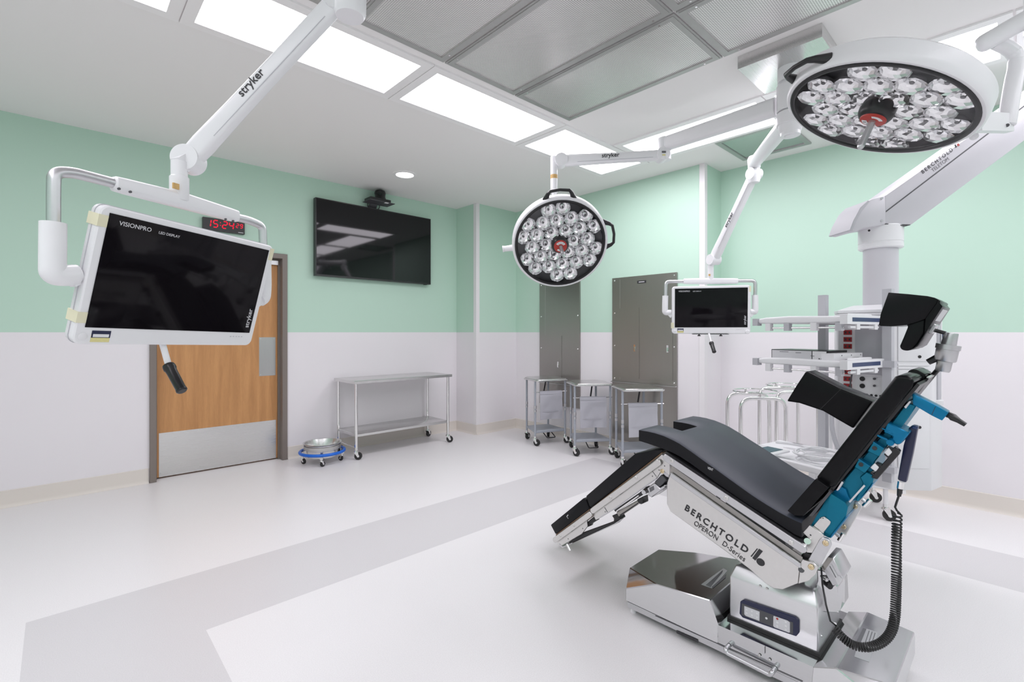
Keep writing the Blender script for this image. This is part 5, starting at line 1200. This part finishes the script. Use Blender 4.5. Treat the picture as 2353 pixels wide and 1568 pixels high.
path = [onX(px, py, x) for px, py, x in ((2062, 1182, 2.10), (2060, 1240, 2.10), (2060, 1310, 2.09), (2059, 1370, 2.07), (2056, 1420, 2.05), (2046, 1455, 2.04), (2024, 1478, 2.03), (1993, 1488, 2.02), (1963, 1484, 2.01), (1938, 1467, 2.0), (1917, 1444, 2.0))]
# resample the path as a smooth curve and wind the coil round it
def catmull(P, n):
    Q = [P[0]*2-P[1]] + P + [P[-1]*2-P[-2]]; out = []
    for i in range(1, len(Q)-2):
        for k in range(n):
            u = k/n; a, b, c, d = Q[i-1], Q[i], Q[i+1], Q[i+2]
            out.append(.5*((2*b) + (c-a)*u + (2*a-5*b+4*c-d)*u*u + (3*b-a-3*c+d)*u**3))
    return out + [P[-1]]
cp_ = catmull(path, 24); Ls = [0]
for a_, b_ in zip(cp_, cp_[1:]): Ls.append(Ls[-1] + (b_-a_).length)
def along(s):
    for i in range(len(Ls)-1):
        if Ls[i+1] >= s: k = (s-Ls[i])/(Ls[i+1]-Ls[i]+1e-9); return cp_[i].lerp(cp_[i+1], k), (cp_[i+1]-cp_[i]).normalized()
    return cp_[-1], (cp_[-1]-cp_[-2]).normalized()
pts = []; s = 0; ph = 0
while s < Ls[-1]:
    c, d = along(s); a = V((1, 0, 0)); a = (a - d*a.dot(d)).normalized(); b = d.cross(a); f = s/Ls[-1]
    pts.append(c + (a*math.cos(ph)+b*math.sin(ph))*.0125)
    pitch = .0135 if f < .06 else (.0095 if f < .35 else .0072); ph += 2*PI/11; s += pitch/11
tail = [onX(px, py, x) for px, py, x in ((1908, 1428, 2.0), (1898, 1390, 2.01), (1890, 1345, 2.05), (1887, 1305, 2.09), (1894, 1330, 2.10))]
MB().tube(lead + pts[:1], .0034, 8).build('cord', M['black'], t)
MB().tube(pts, .0031, 6).build('coiled_cord', M['rubber'], t)
MB().tube([pts[-1]] + tail[:4], .0032, 8).build('cord', M['black'], t)
# ------------------------------------------------------------------ basin ring stands by the right wall
def ring_stand(lab, cx, cy, rz, z=.87, w=.31, d=.28):
    t = thing('ring_stand', lab, 'stand', (cx, cy, 0), 'chrome basin ring stands')
    R = Matrix.Rotation(rz, 3, 'Z'); P = lambda x, y, zz: V((cx, cy, 0)) + R @ V((x, y, zz))
    for y in (-d/2, d/2):
        MB().tube([P(-w/2, y, .10), P(-w/2, y, z), P(w/2, y, z), P(w/2, y, .10)], .0135, 14, .085, rseg=8).build('leg_frame', M['chrome'], t)
    for x in (-w/2, w/2): MB().cyl(P(x, -d/2, .20), P(x, d/2, .20), .009, seg=12).build('stretcher', M['chrome'], t)
    MB().tube([P(.155*math.cos(a*PI/20), .155*math.sin(a*PI/20), z+.036) for a in range(40)], .0045, 8, closed=True).build('basin_ring', M['chrome'], t)
    MB().tube([P(.05*math.cos(a*PI/16), .03*math.sin(a*PI/16), z+.022) for a in range(32)], .004, 8, closed=True).build('inner_ring', M['chrome'], t)
    for y in (-d/2, d/2): MB().cyl(P(-.02, y, z), P(-.02, y, z+.036), .009, seg=12).build('ring_post', M['chrome'], t)
    for x in (-w/2, w/2):
        for y in (-d/2, d/2): caster(t, P(x, y, 0), rz+1.0, .034)
ring_stand('chrome ring stand nearest the operating table seat', 3.80, 1.38, -.86)
ring_stand('chrome ring stand half hidden behind the black arm bolster', 4.22, 1.29, -.80, .89)
# steel instrument table behind the operating table
t = thing('instrument_table', 'white-legged steel cart on a caster behind the operating table back', 'table', (4.15, .75, 0))
p0 = onZ(2035, 1196, 0)
ux = V((-.35, .94, 0)).normalized(); uy = V((.94, .35, 0)).normalized()
K = lambda a, b, z: p0 + ux*a + uy*b + V((0, 0, z))
for a, b in ((0, 0), (.28, 0), (.28, .42), (0, .42)):
    MB().cyl(K(a, b, .11), K(a, b, .80), .0155, seg=16).build('leg', M['white2'], t)
    caster(t, K(a, b, 0), -1.1, .040)
MB().prism([K(-.05, -.03, .23), K(.31, -.03, .23), K(.31, .45, .23), K(-.05, .45, .23)], (0, 0, .03), .003, 1).build('shelf', M['paper'], t)
MB().prism([K(-.03, -.03, .79), K(.31, -.03, .79), K(.31, .45, .79), K(-.03, .45, .79)], (0, 0, .03), .003, 1).build('table_top', M['steel_h'], t)
